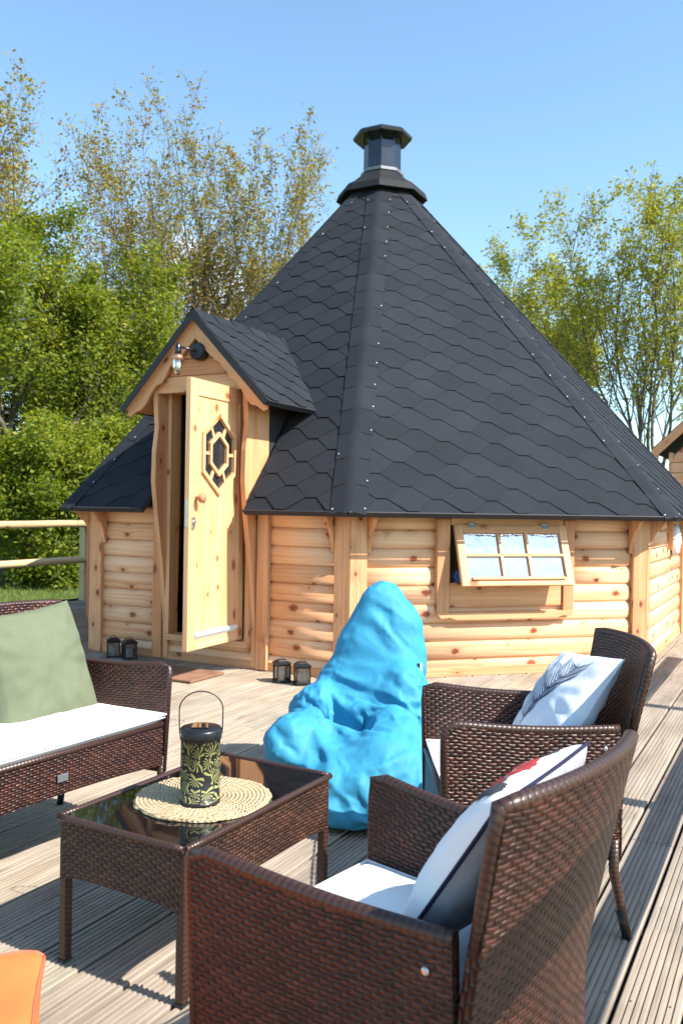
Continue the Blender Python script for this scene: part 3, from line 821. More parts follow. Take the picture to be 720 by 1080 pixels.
for sgn in (-1, 1):
    A = cp(sgn*1.50, .275, 2.16); Bq = cp(0, .275, 3.60); mb.prism([A, Bq, Bq-CN*3.8, A-CN*3.8], Z*.04, grain=CN, m=0)
mb.build('roof', SHING, cab)
mb = MB()
for t0 in (-.98, .0, .98): mb.box(cp(t0, .02, 1.02), CXd, CN, Z, .10, .06, 2.04, grain=2)
mb.box(cp(0, .025, 2.09), CXd, CN, Z, 2.1, .06, .10)
mb.build('door_surround', PINE_D, cab, .003)
mb = MB(); mb.box(cp(0, -.03, 1.0), CXd, CN, Z, 1.96, .02, 2.0); mb.build('glazed_door', PANE, cab)
rebase(cab)

# ------------------------------------------------------------------ fences
def rail_fence(name, v, u0, posts, label, u1, h=1.1, side=1):
    root = empty(name, dk(u0, v, 0), label, 'fence')
    for u in posts:
        mb = MB(); mb.box(dk(u, v, h/2-.16), UD, VD, Z, .10, .10, h+.30, grain=2); mb.build('fence_post', RAILM, root, .005)
    for z in (1.04, .555):
        us = [u0]+[p for p in posts[1:-1]][::2]+[u1]
        us = sorted(set(us))
        for i in range(len(us)-1):
            mb = MB(); n = 8; pts = [dk(us[i]+.004+(us[i+1]-us[i]-.008)*j/n, v+side*.095, z+.004*math.sin(j*1.7+i)) for j in range(n+1)]
            mb.tube(pts, .047, 14); mb.build('fence_rail', RAILM, root)
    rebase(root); return root
rail_fence('deck_fence', -8.62, -2.0, [-1.9, .1, 2.2, 4.3, 6.4, 8.75], 'two-rail round pole fence along the grass side of the deck', 8.82)
rail_fence('boundary_fence', .16, 0.4, [1.95, 4.02, 6.12, 8.2], 'post and rail fence along the right edge of the deck', 8.3, side=-1)

# ------------------------------------------------------------------ furniture
def sheet(mb, fn, lu, lv, th, nu=16, nv=16, m=0, ou=0., ov=0.):
    """woven sheet with thickness; fn(a,b)->point; lu,lv metres for the weave"""
    e = 1e-3
    def nrm(a, b):
        p = V(fn(min(a+e, 1), b))-V(fn(max(a-e, 0), b)); q = V(fn(a, min(b+e, 1)))-V(fn(a, max(b-e, 0)))
        return p.cross(q).normalized()
    uvf = lambda a, b: (ou+a*lu, ov+b*lv)
    mb.grid(lambda a, b: V(fn(a, b))+nrm(a, b)*th/2, nu, nv, m, True, uvf)
    mb.grid(lambda a, b: V(fn(a, b))-nrm(a, b)*th/2, nu, nv, m, True, uvf, flip=True)
    for (fa, n, fl) in ((lambda t: (t, 0), nu, True), (lambda t: (t, 1), nu, False), (lambda t: (0, t), nv, False), (lambda t: (1, t), nv, True)):
        mb.grid(lambda a, b: V(fn(*fa(a)))+nrm(*fa(a))*th*(b-.5), n, 1, m, True, lambda a, b: (a*(lu if n == nu else lv), b*th), flip=fl)
def lerp(a, b, t): return a+(b-a)*t
def seat_unit(name, label, cat, loc, th, hwx=0., group=None, weave=WEAVE):
    """local: +Y faces the sitter's front, X to the sitter's right"""
    root = empty(name, V((0, 0, 0)), label, cat, group)
    wf, wb, wt, D, AF, AB, BT, LN = .292+hwx, .240+hwx, .268+hwx, .53, .657, .637, .872, .085
    bow = .042 if hwx == 0 else .05
    zb = .235
    def armtop(t): return lerp(AF, AB, t)-.012*math.sin(math.pi*t)
    def armx(t): return lerp(wf, wb, t**.8)
    for s in (-1, 1):
        mb = MB()
        def fn(a, b, s=s):
            t = 1-a if s > 0 else a
            zt = armtop(t); z = lerp(zb+.0, zt, b); k = (z-zb)/(AF-zb)
            y = lerp(D-.015+.015*k, -.01-.00*k, t)
            x = s*(armx(t)-.022*(1-k))
            return V((x, y, z))
        sheet(mb, fn, .55, .42, .026, 14, 14, 0, .1*s)
        arm = mb.build('arm_panel', weave, root)
        mb = MB()
        pts = [V((s*(armx(t)), D*(1-t)-.01*t, armtop(t)+.004)) for t in [i/14 for i in range(15)]]
        pts = [V((s*(wf-.018), D-.010, zb+.0)), V((s*(wf-.002), D+.0, AF-.05)), V((s*wf, D-.002, AF-.012))]+[p for p in pts[1:]]
        mb.tube(pts, [.0135]*len(pts), 10); mb.build('arm_rim', WRAP, arm)
        for (x, y, x2, y2) in ((wf-.024, D-.016, wf-.030, D-.010), (wb-.012, -.005, wb+.004, -.045)):
            mb = MB(); mb.tube([V((s*x, y, .30)), V((s*x, y, .2)), V((s*(x+x2)/2, (y+y2)/2, .10)), V((s*x2, y2, .012))], [.0155, .0155, .0145, .013], 10)
            mb.tube([V((s*(x+x2)/2, (y+y2)/2, .085)), V((s*x2, y2, .0))], [.0158, .0142], 10, 1)
            mb.build('leg', [WRAP, BLACKM], root)
        mb = MB(); mb.lathe([(.0075, 0), (.0075, .003), (.004, .005)], V((s*(wb+.012), .035, AB-.055)), 12, axis=V((s, 0, 0))); mb.build('bolt', GALV, arm)
    mb = MB()
    def back(a, b):
        z = lerp(zb, BT, b); k = max(0, (z-.42)/(BT-.42)); k0 = (z-zb)/(BT-zb)
        w = lerp(wb-.005, wt, k**1.2); x = lerp(-w, w, a)
        c = 1-(2*a-1)**2
        y = -.012-LN*k**1.15-bow*c*(.35+.65*k0)
        return V((x, y, z+.006*c*k))
    sheet(mb, back, 2*wb*1.07, .66, .028, 22, 20); bk = mb.build('backrest', weave, root)
    mb = MB(); pts = [back(0, t) for t in (.62, .75, .9)]+[back(i/16, 1) for i in range(17)]+[back(1, t) for t in (.9, .75, .62)]
    mb.tube(pts, [.008]+[.0115]*2+[.0145]*17+[.0115]*2+[.008], 10); mb.build('back_rim', WRAP, bk)
    mb = MB(); sheet(mb, lambda a, b: V((lerp(-wf+.03, wf-.03, a), D-.012-.0*b, lerp(.265-.02*(1-(2*a-1)**2)*-1, .425, b))), 2*wf, .16, .022, 20, 6); mb.build('front_rail', weave, root)
    mb = MB(); mb.tube([V((-wf+.03, D-.008, .428)), V((wf-.03, D-.008, .428))], .013, 10); mb.build('front_rim', WRAP, root)
    mb = MB(); sheet(mb, lambda a, b: V((lerp(-1, 1, a)*(lerp(wb, wf, b)-.02), lerp(0, D-.01, b), .415)), 2*wf, D, .02, 4, 4); mb.build('seat', weave, root)
    root.location = loc; root.rotation_euler = (0, 0, th-math.pi/2)
    return root
def slab(name, label, cat, w0, w1, d, z0, z1, mat, loc, th, seed=0, group=None, y0=.0, pipe=None):
    """soft seat cushion in the seat unit's local frame"""
    mb = MB(); n = 28; rc = .016
    def top(a, b, up):
        x = (2*a-1); y = (2*b-1); e = (1-abs(x)**14)*(1-abs(y)**14)
        w = lerp(w0, w1, b)
        px = x*w; py = y0+d*b
        crown = .012*(1-x*x)*(1-y*y)+.0035*mnoise.noise(V((px*9, py*9, seed)))
        h = (z1-z0)/2*(max(0, e)**.35)+crown*max(0, e)
        return V((px, py, (z0+z1)/2+(h if up else -h*.9)))
    mb.grid(lambda a, b: top(a, b, True), n, n); mb.grid(lambda a, b: top(a, b, False), n, n, flip=True)
    o = mb.build(name, mat); tag(o, label, cat, group); o.location = loc; o.rotation_euler = (0, 0, th-math.pi/2)
    mb = MB(); zz_ = (z0+z1)/2+.012; pts = [V((-w0, y0, zz_)), V((-lerp(w0, w1, .5), y0+d/2, zz_)), V((-w1, y0+d, zz_)), V((0, y0+d+.002, zz_)), V((w1, y0+d, zz_)), V((lerp(w0, w1, .5), y0+d/2, zz_)), V((w0, y0, zz_)), V((0, y0, zz_)), V((-w0, y0, zz_))]
    mb.tube(pts, .004, 6); mb.build('piping', mat, o)
    return o
def pillow_fn(w, h, T, seed, wr=.006):
    def f(u_, v_, side):
        x, y = 2*u_-1, 2*v_-1
        e = max(0, (1-x**2))*max(0, (1-y**2))
        th = T*(e**.42)
        px = w*x*(1-.055*(1-y*y)); py = h*y*(1-.055*(1-x*x))
        nz = mnoise.noise(V((px*7+seed, py*7, seed*2.1)))*wr*2.2+mnoise.noise(V((px*20, py*20+seed, 3.)))*wr*.7
        rad = math.atan2(y, x); edge = (max(abs(x), abs(y)))**3*(1-max(abs(x), abs(y))**8)
        nz += wr*1.6*math.sin(rad*14+seed)*edge
        return V((px, py, side*(th+nz*min(1, e*3))))
    return f
def pillow(name, label, w, h, T, M, mats, seed=1, group=None, parts=None, cat='pillow', wr=.006):
    f = pillow_fn(w, h, T, seed, wr)
    mb = MB(); n = 40
    mb.grid(lambda a, b: f(a, b, 1), n, n, 0); mb.grid(lambda a, b: f(a, b, -1), n, n, 1 if len(mats) > 1 else 0, flip=True)
    o = mb.build(name, mats); tag(o, label, cat, group); o.matrix_world = M
    if parts: parts(o, f)
    return o
def frameM(c, X, Y):
    X = V(X).normalized(); Y = (V(Y)-X*V(Y).dot(X)).normalized(); N = X.cross(Y)
    return Matrix(((X.x, Y.x, N.x, c[0]), (X.y, Y.y, N.y, c[1]), (X.z, Y.z, N.z, c[2]), (0, 0, 0, 1)))

C1 = (V((.326, 1.514, 0)), 2.475); C2 = (V((.848, 2.869, 0)), 3.146); SO = (V((-1.424, 3.262, 0)), -.551)
ch1 = seat_unit('rattan_armchair', 'brown rattan armchair nearest, with printed pillow and its back to us', 'armchair', C1[0], C1[1], group='rattan armchairs')
ch2 = copy_tree(ch1); ch2.location = C2[0]; ch2.rotation_euler = (0, 0, C2[1]-math.pi/2)
ch2['label'] = 'brown rattan armchair facing the blue bean bag, holding the feather pillow'
sofa = seat_unit('rattan_sofa', 'two-seat brown rattan sofa with green pillow on the left', 'sofa', SO[0], SO[1], hwx=.265)
mb = MB(); mb.box(V((-.02, .538, .345)), V((1, 0, 0)), V((0, 1, 0)), Z, .046, .003, .026); mb.build('maker_plate', GALV, sofa, .001)
slab('seat_cushion', 'white seat cushion on the nearest rattan armchair', 'cushion', .225, .262, .49, .427, .475, CUSH, *C1, group='white seat cushions', y0=.035)
slab('seat_cushion', 'white seat cushion on the armchair with the feather pillow', 'cushion', .225, .262, .49, .427, .475, CUSH, *C2, seed=5, group='white seat cushions', y0=.035)
slab('seat_cushion', 'long white seat cushion on the rattan sofa', 'cushion', .49, .53, .51, .427, .485, CUSH, *SO, seed=9, group='white seat cushions', y0=.03)

def local(base, th, x, y, z):     # seat local -> world
    f = V((math.cos(th), math.sin(th), 0)); r_ = V((f.y, -f.x, 0)); return base+r_*x+f*y+Z*z
def ldir(th, x, y, z):
    f = V((math.cos(th), math.sin(th), 0)); r_ = V((f.y, -f.x, 0)); return r_*x+f*y+Z*z
# green pillow on sofa
M = frameM(local(*SO, -.21, .165, .665), ldir(SO[1], -1, -.05, .06), ldir(SO[1], 0.02, -.34, .94))
pillow('scatter_pillow', 'plain sage green pillow leaning on the sofa back', .235, .235, .095, M, [GREEN], 2, wr=.009)
# feather pillow
def stroke(mb, f, pts, w, m=0, up=.0022):
    pts = [V(p).to_2d() if len(p) == 3 else V(p) for p in pts]
    b = len(mb.v); n = len(pts)
    for i, p in enumerate(pts):
        d_ = (pts[min(i+1, n-1)]-pts[max(i-1, 0)])
        d_ = d_.normalized() if d_.length > 1e-9 else V((1, 0)); nn = V((-d_.y, d_.x)); ww = w*(1-.6*i/n)
        for s in (-1, 1):
            q = p+nn*ww*s; a = f(min(.98, max(.02, q.x)), min(.98, max(.02, q.y)), 1); a.z += up; mb.v.append(tuple(a))
    for i in range(n-1): mb.face([b+2*i, b+2*i+1, b+2*i+3, b+2*i+2], [(0, 0)]*4, m, 0)
def feather(o, f):
    mb = MB()
    spine = [(.30+.34*t+.05*math.sin(t*2.6), .12+.72*t) for t in [i/30 for i in range(31)]]
    stroke(mb, f, spine, .0062)
    for i in range(2, 29):
        x, y = spine[i]; L = .26*math.sin(math.pi*min(1, (i+2)/31))**.7+.02
        for s in (-1, 1):
            pts = [(x+s*L*t*(.92 if s > 0 else .8), y+L*.95*t**1.2+.02*math.sin(t*3+i)) for t in [j/8 for j in range(9)]]
            stroke(mb, f, pts, .0042)
    mb.build('feather_print', LINEP, o)
M = frameM(local(*C2, .015, .135, .655), ldir(C2[1], 1, -.08, .03), ldir(C2[1], -.05, -.50, .86))
M = frameM(V((.765, 2.93, .655)), V((.24, -.97, .10)), V((.58, .13, .78)))
pillow('scatter_pillow', 'pale grey pillow with a dark line-drawn feather', .20, .195, .07, M, [PALE], 4, parts=feather)
# printed pillow
def splash(o, f):
    mb = MB()
    rr = random.Random(3)
    for (cx, cy, L, A, m, W) in ((.20, .93, .26, 0.1, 1, .035), (.5, .94, .3, -.1, 0, .035), (.8, .93, .24, .2, 1, .04), (.62, .86, .24, .5, 0, .03), (.38, .80, .26, 2.4, 1, .035), (.55, .80, .30, .35, 0, .030), (.35, .86, .26, .15, 0, .022), (.68, .66, .24, .6, 1, .034), (.45, .70, .20, .9, 1, .028), (.25, .72, .22, .5, 0, .02), (.75, .88, .2, 2.6, 1, .03), (.15, .9, .16, .2, 0, .02), (.5, .5, .3, 1.2, 0, .03), (.3, .4, .25, .9, 1, .03)):
        pts = [(cx+L*(t-.5)*math.cos(A)+.02*math.sin(t*5), cy+L*(t-.5)*math.sin(A)) for t in [j/12 for j in range(13)]]
        b = len(mb.v)
        for i, p in enumerate(pts):
            ww = 1.5*W*math.sin(math.pi*(i+.3)/12.6)*(1+.3*math.sin(i*2.1))
            nn = V((-math.sin(A), math.cos(A)))
            for j in range(5):
                q = V(p)+nn*ww*(j/2-1); a = f(min(.985, max(.015, q.x)), min(.985, max(.015, q.y)), 1); a.z += .0025; mb.v.append(tuple(a))
        for i in range(12):
            for j in range(4): mb.face([b+i*5+j, b+i*5+j+1, b+(i+1)*5+j+1, b+(i+1)*5+j], [(0, 0)]*4, m, 0)
    mb.build('splash_print', [REDP, DARKP], o)
    mb = MB(); n = 60
    pts = []
    for (x0_, y0_, x1_, y1_) in ((0, 0, 1, 0), (1, 0, 1, 1), (1, 1, 0, 1), (0, 1, 0, 0)):
        for i in range(14): t = i/14; pts.append(f(lerp(x0_, x1_, t), lerp(y0_, y1_, t), 1))
    pts.append(pts[0]); mb.tube(pts, .0038, 8); mb.build('pillow_piping', NAVY, o)
M = frameM(local(*C1, .035, .070, .685), ldir(C1[1], -.996, -.086, 0), ldir(C1[1], -.18, -.546, .82))
pillow('scatter_pillow', 'white pillow splashed with red and charcoal, grey on its reverse', .222, .185, .072, M, [WHITEF, GREYF], 7, wr=.0025, parts=splash)

# coffee table
TB = V((-.791, 2.441, 0)); tu = V((math.cos(1.052), math.sin(1.052), 0)); tv = V((tu.y, -tu.x, 0)); TL, TW, THt = .744, .464, .421
def tp(a, b, z): return TB+tu*a+tv*b+Z*z
tab = empty('coffee_table', tp(TL/2, TW/2, 0), 'low brown rattan coffee table topped with black glass', 'table')
def apron(p, q, nrm_, off):
    mb = MB(); Lp = (V(q)-V(p)).length
    def fn(a, b):
        zlow = .235-.0*a+.018*(1-abs(2*a-1)**6)
        return lerp(V(p), V(q), a)+Z*lerp(zlow, .410, b)
    sheet(mb, fn, Lp, .18, .022, 24, 6, 0, off); mb.build('apron', WEAVE_S, tab)
i_ = .014
apron(tp(i_, i_, 0), tp(i_, TW-i_, 0), 0, 0); apron(tp(TL-i_, i_, 0), tp(TL-i_, TW-i_, 0), 0, .3)
apron(tp(i_, i_, 0), tp(TL-i_, i_, 0), 0, .5); apron(tp(i_, TW-i_, 0), tp(TL-i_, TW-i_, 0), 0, .7)
for a_ in (.018, TL-.018):
    for b_ in (.018, TW-.018):
        mb = MB()
        for (zA, zB, ww) in ((.006, .415, .027),):
            mb.box(tp(a_, b_, (zA+zB)/2), tu, tv, Z, ww, ww, zB-zA, grain=2)
        mb.box(tp(a_, b_, .004), tu, tv, Z, .033, .033, .008, 1)
        mb.build('leg', [WRAP, BLACKM], tab, .004)
mb = MB()
for p, q in ((tp(.002, .004, .412), tp(.002, TW-.004, .412)), (tp(TL-.002, .004, .412), tp(TL-.002, TW-.004, .412)), (tp(.004, .002, .412), tp(TL-.004, .002, .412)), (tp(.004, TW-.002, .412), tp(TL-.004, TW-.002, .412))):
    n_ = 10; mb.tube([lerp(p, q, i/n_) for i in range(n_+1)], .0095, 10)
mb.build('top_rim', WRAP, tab)
mb = MB(); mb.box(tp(TL/2, TW/2, .411), tu, tv, Z, TL-.03, TW-.03, .008); mb.build('glass_top', BGLASS, tab, .002)
rebase(tab)
TZ = .4155
mc = V((-.405, 2.60, TZ))
mb = MB(); n = 90
prof = [(.001, .003), (.05, .009)]+[(.05+i*.0125/2, .0085+(.0013 if i % 2 else -.0007)) for i in range(24)]+[(.205, .005), (.203, .0)]
b0 = len(mb.v)
for i, (r_, z_) in enumerate(prof):
    for q in range(n):
        t = 2*math.pi*q/n; rr_ = r_*(1+(.010*math.sin(9*t+1)+.008*math.sin(23*t)+.012*rnd.uniform(-1, 1))*(r_/.2)**4)
        mb.v.append((math.cos(t)*rr_, math.sin(t)*rr_, z_+(.0015*rnd.uniform(-1, 1) if 0 < i < len(prof)-1 else 0)+(.004*math.sin(3*t+.5)*(r_/.2)**3 if i < len(prof)-1 else 0)*.6+.001))
for i in range(len(prof)-1):
    for q in range(n): q2 = (q+1) % n; mb.face([b0+i*n+q, b0+(i+1)*n+q, b0+(i+1)*n+q2, b0+i*n+q2][::-1] if False else [b0+i*n+q, b0+i*n+q2, b0+(i+1)*n+q2, b0+(i+1)*n+q][::-1], [(0, 0)]*4, 0, 0, True)
o = mb.build('placemat', MATM); o.location = mc; tag(o, 'round woven seagrass placemat on the coffee table', 'placemat')
# patterned lantern
lc = V((-.405, 2.545, TZ+.012))
lan = empty('solar_lantern', lc, 'black metal cylinder lantern with leaf cut-outs and wire handle', 'lantern')
mb = MB(); mb.lathe([(.0595, 0), (.0595, .008), (.058, .009), (.058, .186), (.0595, .187), (.0595, .195)], V((0, 0, 0)), 48, cap=True); mb.build('pierced_body', LEAFCUT, lan)
mb = MB(); mb.lathe([(.0605, -.001), (.0605, .009)], V((0, 0, 0)), 40); mb.build('lantern_base', BLACKM, lan)
mb = MB(); mb.lathe([(.0605, .186), (.062, .194), (.062, .212), (.058, .219), (.001, .221)], V((0, 0, 0)), 40); mb.build('lantern_lid', BLACKM, lan)
mb = MB(); mb.box(V((0, 0, .223)), V((1, 0, 0)), V((0, 1, 0)), Z, .05, .05, .003); mb.build('solar_panel', BGLASS, lan)
mb = MB(); hd = V((1, .1, 0)).normalized()
pts = [hd*-.062+Z*.20, hd*-.0635+Z*.235, hd*-.064+Z*.27]+[hd*(-.064*math.cos(t))+Z*(.27+.055*math.sin(t)) for t in [math.pi*i/16 for i in range(1, 16)]]+[hd*.064+Z*.27, hd*.0635+Z*.235, hd*.062+Z*.20]
mb.tube(pts, .0019, 8); mb.build('wire_handle', BLACKM, lan)

# small candle lanterns by the hut
def candle_lantern(loc, rz, label):
    root = empty('candle_lantern', V((0, 0, 0)), label, 'lantern', 'candle lanterns on the deck by the hut wall')
    w = .052; X_, Y_ = V((1, 0, 0)), V((0, 1, 0))
    mb = MB(); mb.box(V((0, 0, .009)), X_, Y_, Z, 2*w+.01, 2*w+.01, .018)
    for sx in (-1, 1):
        for sy in (-1, 1): mb.box(V((sx*w*.93, sy*w*.93, .075)), X_, Y_, Z, .009, .009, .118)
    for s in (-1, 1): mb.box(V((0, s*w*.93, .131)), X_, Y_, Z, 2*w, .009, .012); mb.box(V((s*w*.93, 0, .131)), X_, Y_, Z, .009, 2*w, .012)
    mb.build('lantern_frame', BLACKM, root)
    mb = MB(); mb.lathe([(.085, .136), (.086, .142), (.052, .160), (.045, .166), (.001, .168)], V((0, 0, 0)), 4, 0, False, rot=math.pi/4); lid = mb.build('lantern_roof', BLACKM, root)
    mb = MB(); mb.tube([V((.018*math.cos(t), 0, .168+.018*math.sin(t))) for t in [math.pi*i/10 for i in range(11)]], .002, 6); mb.build('ring', BLACKM, lid)
    mb = MB()
    for s in (-1, 1):
        mb.box(V((s*w*.9, 0, .07)), X_, Y_, Z, .002, 2*w-.02, .105); mb.box(V((0, s*w*.9, .07)), X_, Y_, Z, 2*w-.02, .002, .105)
    mb.build('glass_panes', CLEAR, root)
    mb = MB(); mb.lathe([(.026, .018), (.026, .085), (.020, .090), (.001, .088)], V((0, 0, 0)), 16); mb.tube([V((0, 0, .088)), V((0, 0, .098))], .0012, 5, 0); mb.build('candle', CANDLE, root)
    root.location = loc; root.rotation_euler = (0, 0, rz); return root
l1 = candle_lantern(V((-.425, 6.42, 0)), .4, 'black candle lantern right of the door, nearer the doorway')
for loc, rz, lb_ in ((V((-.27, 6.34, 0)), .25, 'black candle lantern right of the door, nearer the bean bag'), (V((-1.93, 7.36, 0)), .3, 'black candle lantern left of the door, by the corner post'), (V((-1.775, 7.28, 0)), .5, 'black candle lantern left of the door, nearer the doorway')):
    c = copy_tree(l1); c.location = loc; c.rotation_euler = (0, 0, rz); c['label'] = lb_
# doormat
mb = MB(); mb.box(V((0, 0, .012)), V((1, 0, 0)), V((0, 1, 0)), Z, .72, .42, .02)
o = mb.build('doormat', DOORMAT, None, .006); o.location = pp(.02, .52, .001); o.rotation_euler = (0, 0, R(-28)); tag(o, 'reddish brown doormat lying below the open door', 'doormat')

# ------------------------------------------------------------------ bean bags (soft shapes fused and creased)
def fused(name, blobs, mat, label, cat, folds, vox=.016, smooth=26, ztrim=0.0, seed=0):
    bm = bmesh.new()
    for (c, r_, rot) in blobs:
        M = Matrix.Translation(c) @ Matrix.Rotation(rot, 4, 'Z') @ Matrix.Diagonal((*r_, 1))
        bmesh.ops.create_icosphere(bm, subdivisions=4, radius=1, matrix=M)
    me = bpy.data.meshes.new(name); bm.to_mesh(me); bm.free()
    tmp = bpy.data.objects.new('tmp', me); COL.objects.link(tmp)
    rm = tmp.modifiers.new('r', 'REMESH'); rm.mode = 'VOXEL'; rm.voxel_size = vox
    sm = tmp.modifiers.new('s', 'SMOOTH'); sm.iterations = smooth; sm.factor = .6
    dg = bpy.context.evaluated_depsgraph_get(); ev = tmp.evaluated_get(dg); me2 = bpy.data.meshes.new_from_object(ev)
    bpy.data.objects.remove(tmp)
    n = len(me2.vertices); co = np.empty(n*3, np.float32); me2.vertices.foreach_get('co', co); co = co.reshape(-1, 3)
    no = np.array([v.normal[:] for v in me2.vertices], np.float32)
    disp = np.array([folds(V(co[i]), V(no[i])) for i in range(n)], np.float32)
    co = co+no*disp[:, None]
    co[:, 2] = np.maximum(co[:, 2], ztrim)
    me2.vertices.foreach_set('co', co.ravel()); me2.polygons.foreach_set('use_smooth', np.ones(len(me2.polygons), bool))
    me2.materials.clear(); me2.materials.append(mat); me2.name = name; me2.update()
    o = bpy.data.objects.new(name, me2); COL.objects.link(o); tag(o, label, cat); return o
def ridge(x): return 1-abs(2*(x-math.floor(x))-1)
def bfold(p, n):
    # creases fan out of the seat hollow and hang down the hood
    hx, hy, hz = .0, 3.74, .40
    dist = math.sqrt((p.x-hx)**2+(p.z-hz)**2+(p.y-hy)**2)
    w = mnoise.noise(p*3.2)
    hang = abs(mnoise.noise(V((p.x*5+w*.9, p.y*4, p.z*1.6+3))))
    cr = abs(mnoise.noise(V((p.x*8+w, p.y*8, p.z*7))))
    d_ = (hang-.25)*.016*(1 if p.z > .14 else .2)+(cr-.25)*.004+(abs(mnoise.noise(V((p.x*17+w*2, p.y*15, p.z*9))))-.25)*.008
    if n.y < .35:
        fy = min(1, (.35-n.y)*2)
        wx, wz = p.x+w*.02, p.z+mnoise.noise(p*5+V((4, 4, 4)))*.02
        for (x0, z0, x1, z1, A, wd) in BCR:
            ex, ez = x1-x0, z1-z0; L2 = ex*ex+ez*ez; t = ((wx-x0)*ex+(wz-z0)*ez)/L2
            tt = min(1, max(0, t)); qx, qz = wx-x0-ex*tt, wz-z0-ez*tt; q = math.hypot(qx, qz); sgn = 1 if qx*ez-qz*ex > 0 else -1
            tap = 1-.75*tt
            d_ += fy*A*1.5*tap*(-1.1*math.exp(-q/wd*1.5)+(.36 if sgn > 0 else .12)*math.exp(-((q-1.7*wd)/(1.2*wd))**2))
        d_ -= fy*.060*math.exp(-((p.x+.03)/.11)**2-((p.z-.31)/.09)**2)
        q = ((p.x-.20-.25*(p.z-.8))/.05)**2+((p.z-.76)/.13)**2
        d_ -= .04*math.exp(-q)*fy
    for sx in (-.16, .30):    # stitched panel seams
        d_ -= .006*math.exp(-((p.x-sx-.2*(p.z-.3)*(-1 if sx > 0 else 1))/.008)**2)*(1 if p.z > .05 else 0)
    return d_
BCR = [(-.06, .28, -.12, .50, .034, .020), (-.11, .48, -.15, .60, .016, .018), (-.08, .26, -.26, .42, .026, .020), (.0, .28, .09, .41, .026, .018),
       (.08, .40, .36, .46, .026, .020), (.03, .25, .33, .33, .024, .020), (.36, .52, .10, .52, .018, .016), (-.10, .22, -.30, .27, .016, .018),
       (.34, .40, .16, .36, .016, .013), (.30, .64, .12, .60, .010, .018), (.38, .145, -.20, .125, .014, .012), (.0, .22, .04, .13, .014, .016)]
B0 = V((.05, 3.92, 0))
bl = [((.07, 3.83, .08), (.33, .36, .13), 0), ((.08, 3.84, .15), (.33, .34, .13), 0), ((.10, 3.66, .16), (.27, .22, .13), 0),
      ((.25, 3.84, .24), (.13, .26, .16), 0), ((.20, 3.64, .22), (.17, .15, .13), 0),
      ((-.12, 3.84, .22), (.14, .22, .16), .1), ((-.18, 3.78, .29), (.105, .15, .105), .25), ((-.09, 4.04, .32), (.12, .13, .16), .2),
      ((.15, 4.17, .36), (.26, .17, .30), 0), ((.20, 4.19, .58), (.215, .14, .24), 0), ((.22, 4.19, .72), (.175, .115, .17), 0), ((.20, 4.18, .84), (.105, .085, .095), 0),
      ((.29, 4.06, .42), (.12, .17, .19), 0)]
def cloth_over(body, name, mat, seed=0, frames=20, grow=.006, slack=-.19, vox=.017):
    """drape slack fabric over the soft body with the cloth solver and keep the settled mesh"""
    body.name = 'bag_filling'
    cm = body.modifiers.new('c', 'COLLISION'); body.collision.thickness_outer = .004; body.collision.cloth_friction = 22; body.collision.damping = .6
    src = bpy.data.objects.new(name, body.data.copy()); COL.objects.link(src)
    me = src.data
    for v_ in me.vertices: v_.co = v_.co+v_.normal*grow
    rm = src.modifiers.new('r', 'REMESH'); rm.mode = 'VOXEL'; rm.voxel_size = vox
    dg = bpy.context.evaluated_depsgraph_get(); m2 = bpy.data.meshes.new_from_object(src.evaluated_get(dg)); bpy.data.objects.remove(src)
    o = bpy.data.objects.new(name, m2); COL.objects.link(o)
    pin = o.vertex_groups.new(name='pin'); pin.add([v_.index for v_ in m2.vertices if v_.co.z < .035], 1.0, 'REPLACE')
    cl = o.modifiers.new('cloth', 'CLOTH'); cs = cl.settings
    cs.quality = 5; cs.mass = .2; cs.effector_weights.gravity = .5; cs.tension_stiffness = 18; cs.compression_stiffness = 18; cs.shear_stiffness = 9; cs.bending_stiffness = .06
    cs.tension_damping = 6; cs.compression_damping = 6; cs.shear_damping = 5; cs.air_damping = 2.5
    cs.shrink_min = slack; cs.shrink_max = slack; cs.vertex_group_mass = 'pin'; cs.pin_stiffness = 1
    cl.collision_settings.distance_min = .004; cl.collision_settings.use_self_collision = False; cl.collision_settings.collision_quality = 2
    cl.point_cache.frame_start = 1; cl.point_cache.frame_end = frames
    for fr in range(1, frames+1): scene.frame_set(fr)
    dg = bpy.context.evaluated_depsgraph_get(); m3 = bpy.data.meshes.new_from_object(o.evaluated_get(dg))
    scene.frame_set(1); bpy.data.objects.remove(o); bpy.data.objects.remove(body)
    m3.materials.clear(); m3.materials.append(mat); m3.name = name
    m3.polygons.foreach_set('use_smooth', np.ones(len(m3.polygons), bool))
    o = bpy.data.objects.new(name, m3); COL.objects.link(o)
    sb = o.modifiers.new('s', 'SUBSURF'); sb.levels = 1; sb.render_levels = 1
    print('CLOTH', len(m3.vertices), min(v_.co.z for v_ in m3.vertices), max(v_.co.z for v_ in m3.vertices))
    return o
body = fused('bag_filling', bl, BLUE, 'x', 'x', bfold, smooth=12, ztrim=.004)
bean = cloth_over(body, 'bean_bag', BLUE); tag(bean, 'bright blue high-backed bean bag between table and hut', 'bean bag')
mb = MB(); tg = V((.372, 4.02, .555)); mb.box(tg, V((1, .2, 0)).normalized(), V((-.2, 1, 0)).normalized(), Z, .014, .004, .055, 0); mb.box(tg+V((.012, .002, .002)), V((1, .2, 0)).normalized(), V((-.2, 1, 0)).normalized(), Z, .010, .004, .055, 1)
mb.build('brand_tag', [NAVY, WHITEF], bean)
mb = MB(); NB = 16
PA, PB = V((-.24, .97, 0)).normalized(), V((-.97, -.24, 0)).normalized()
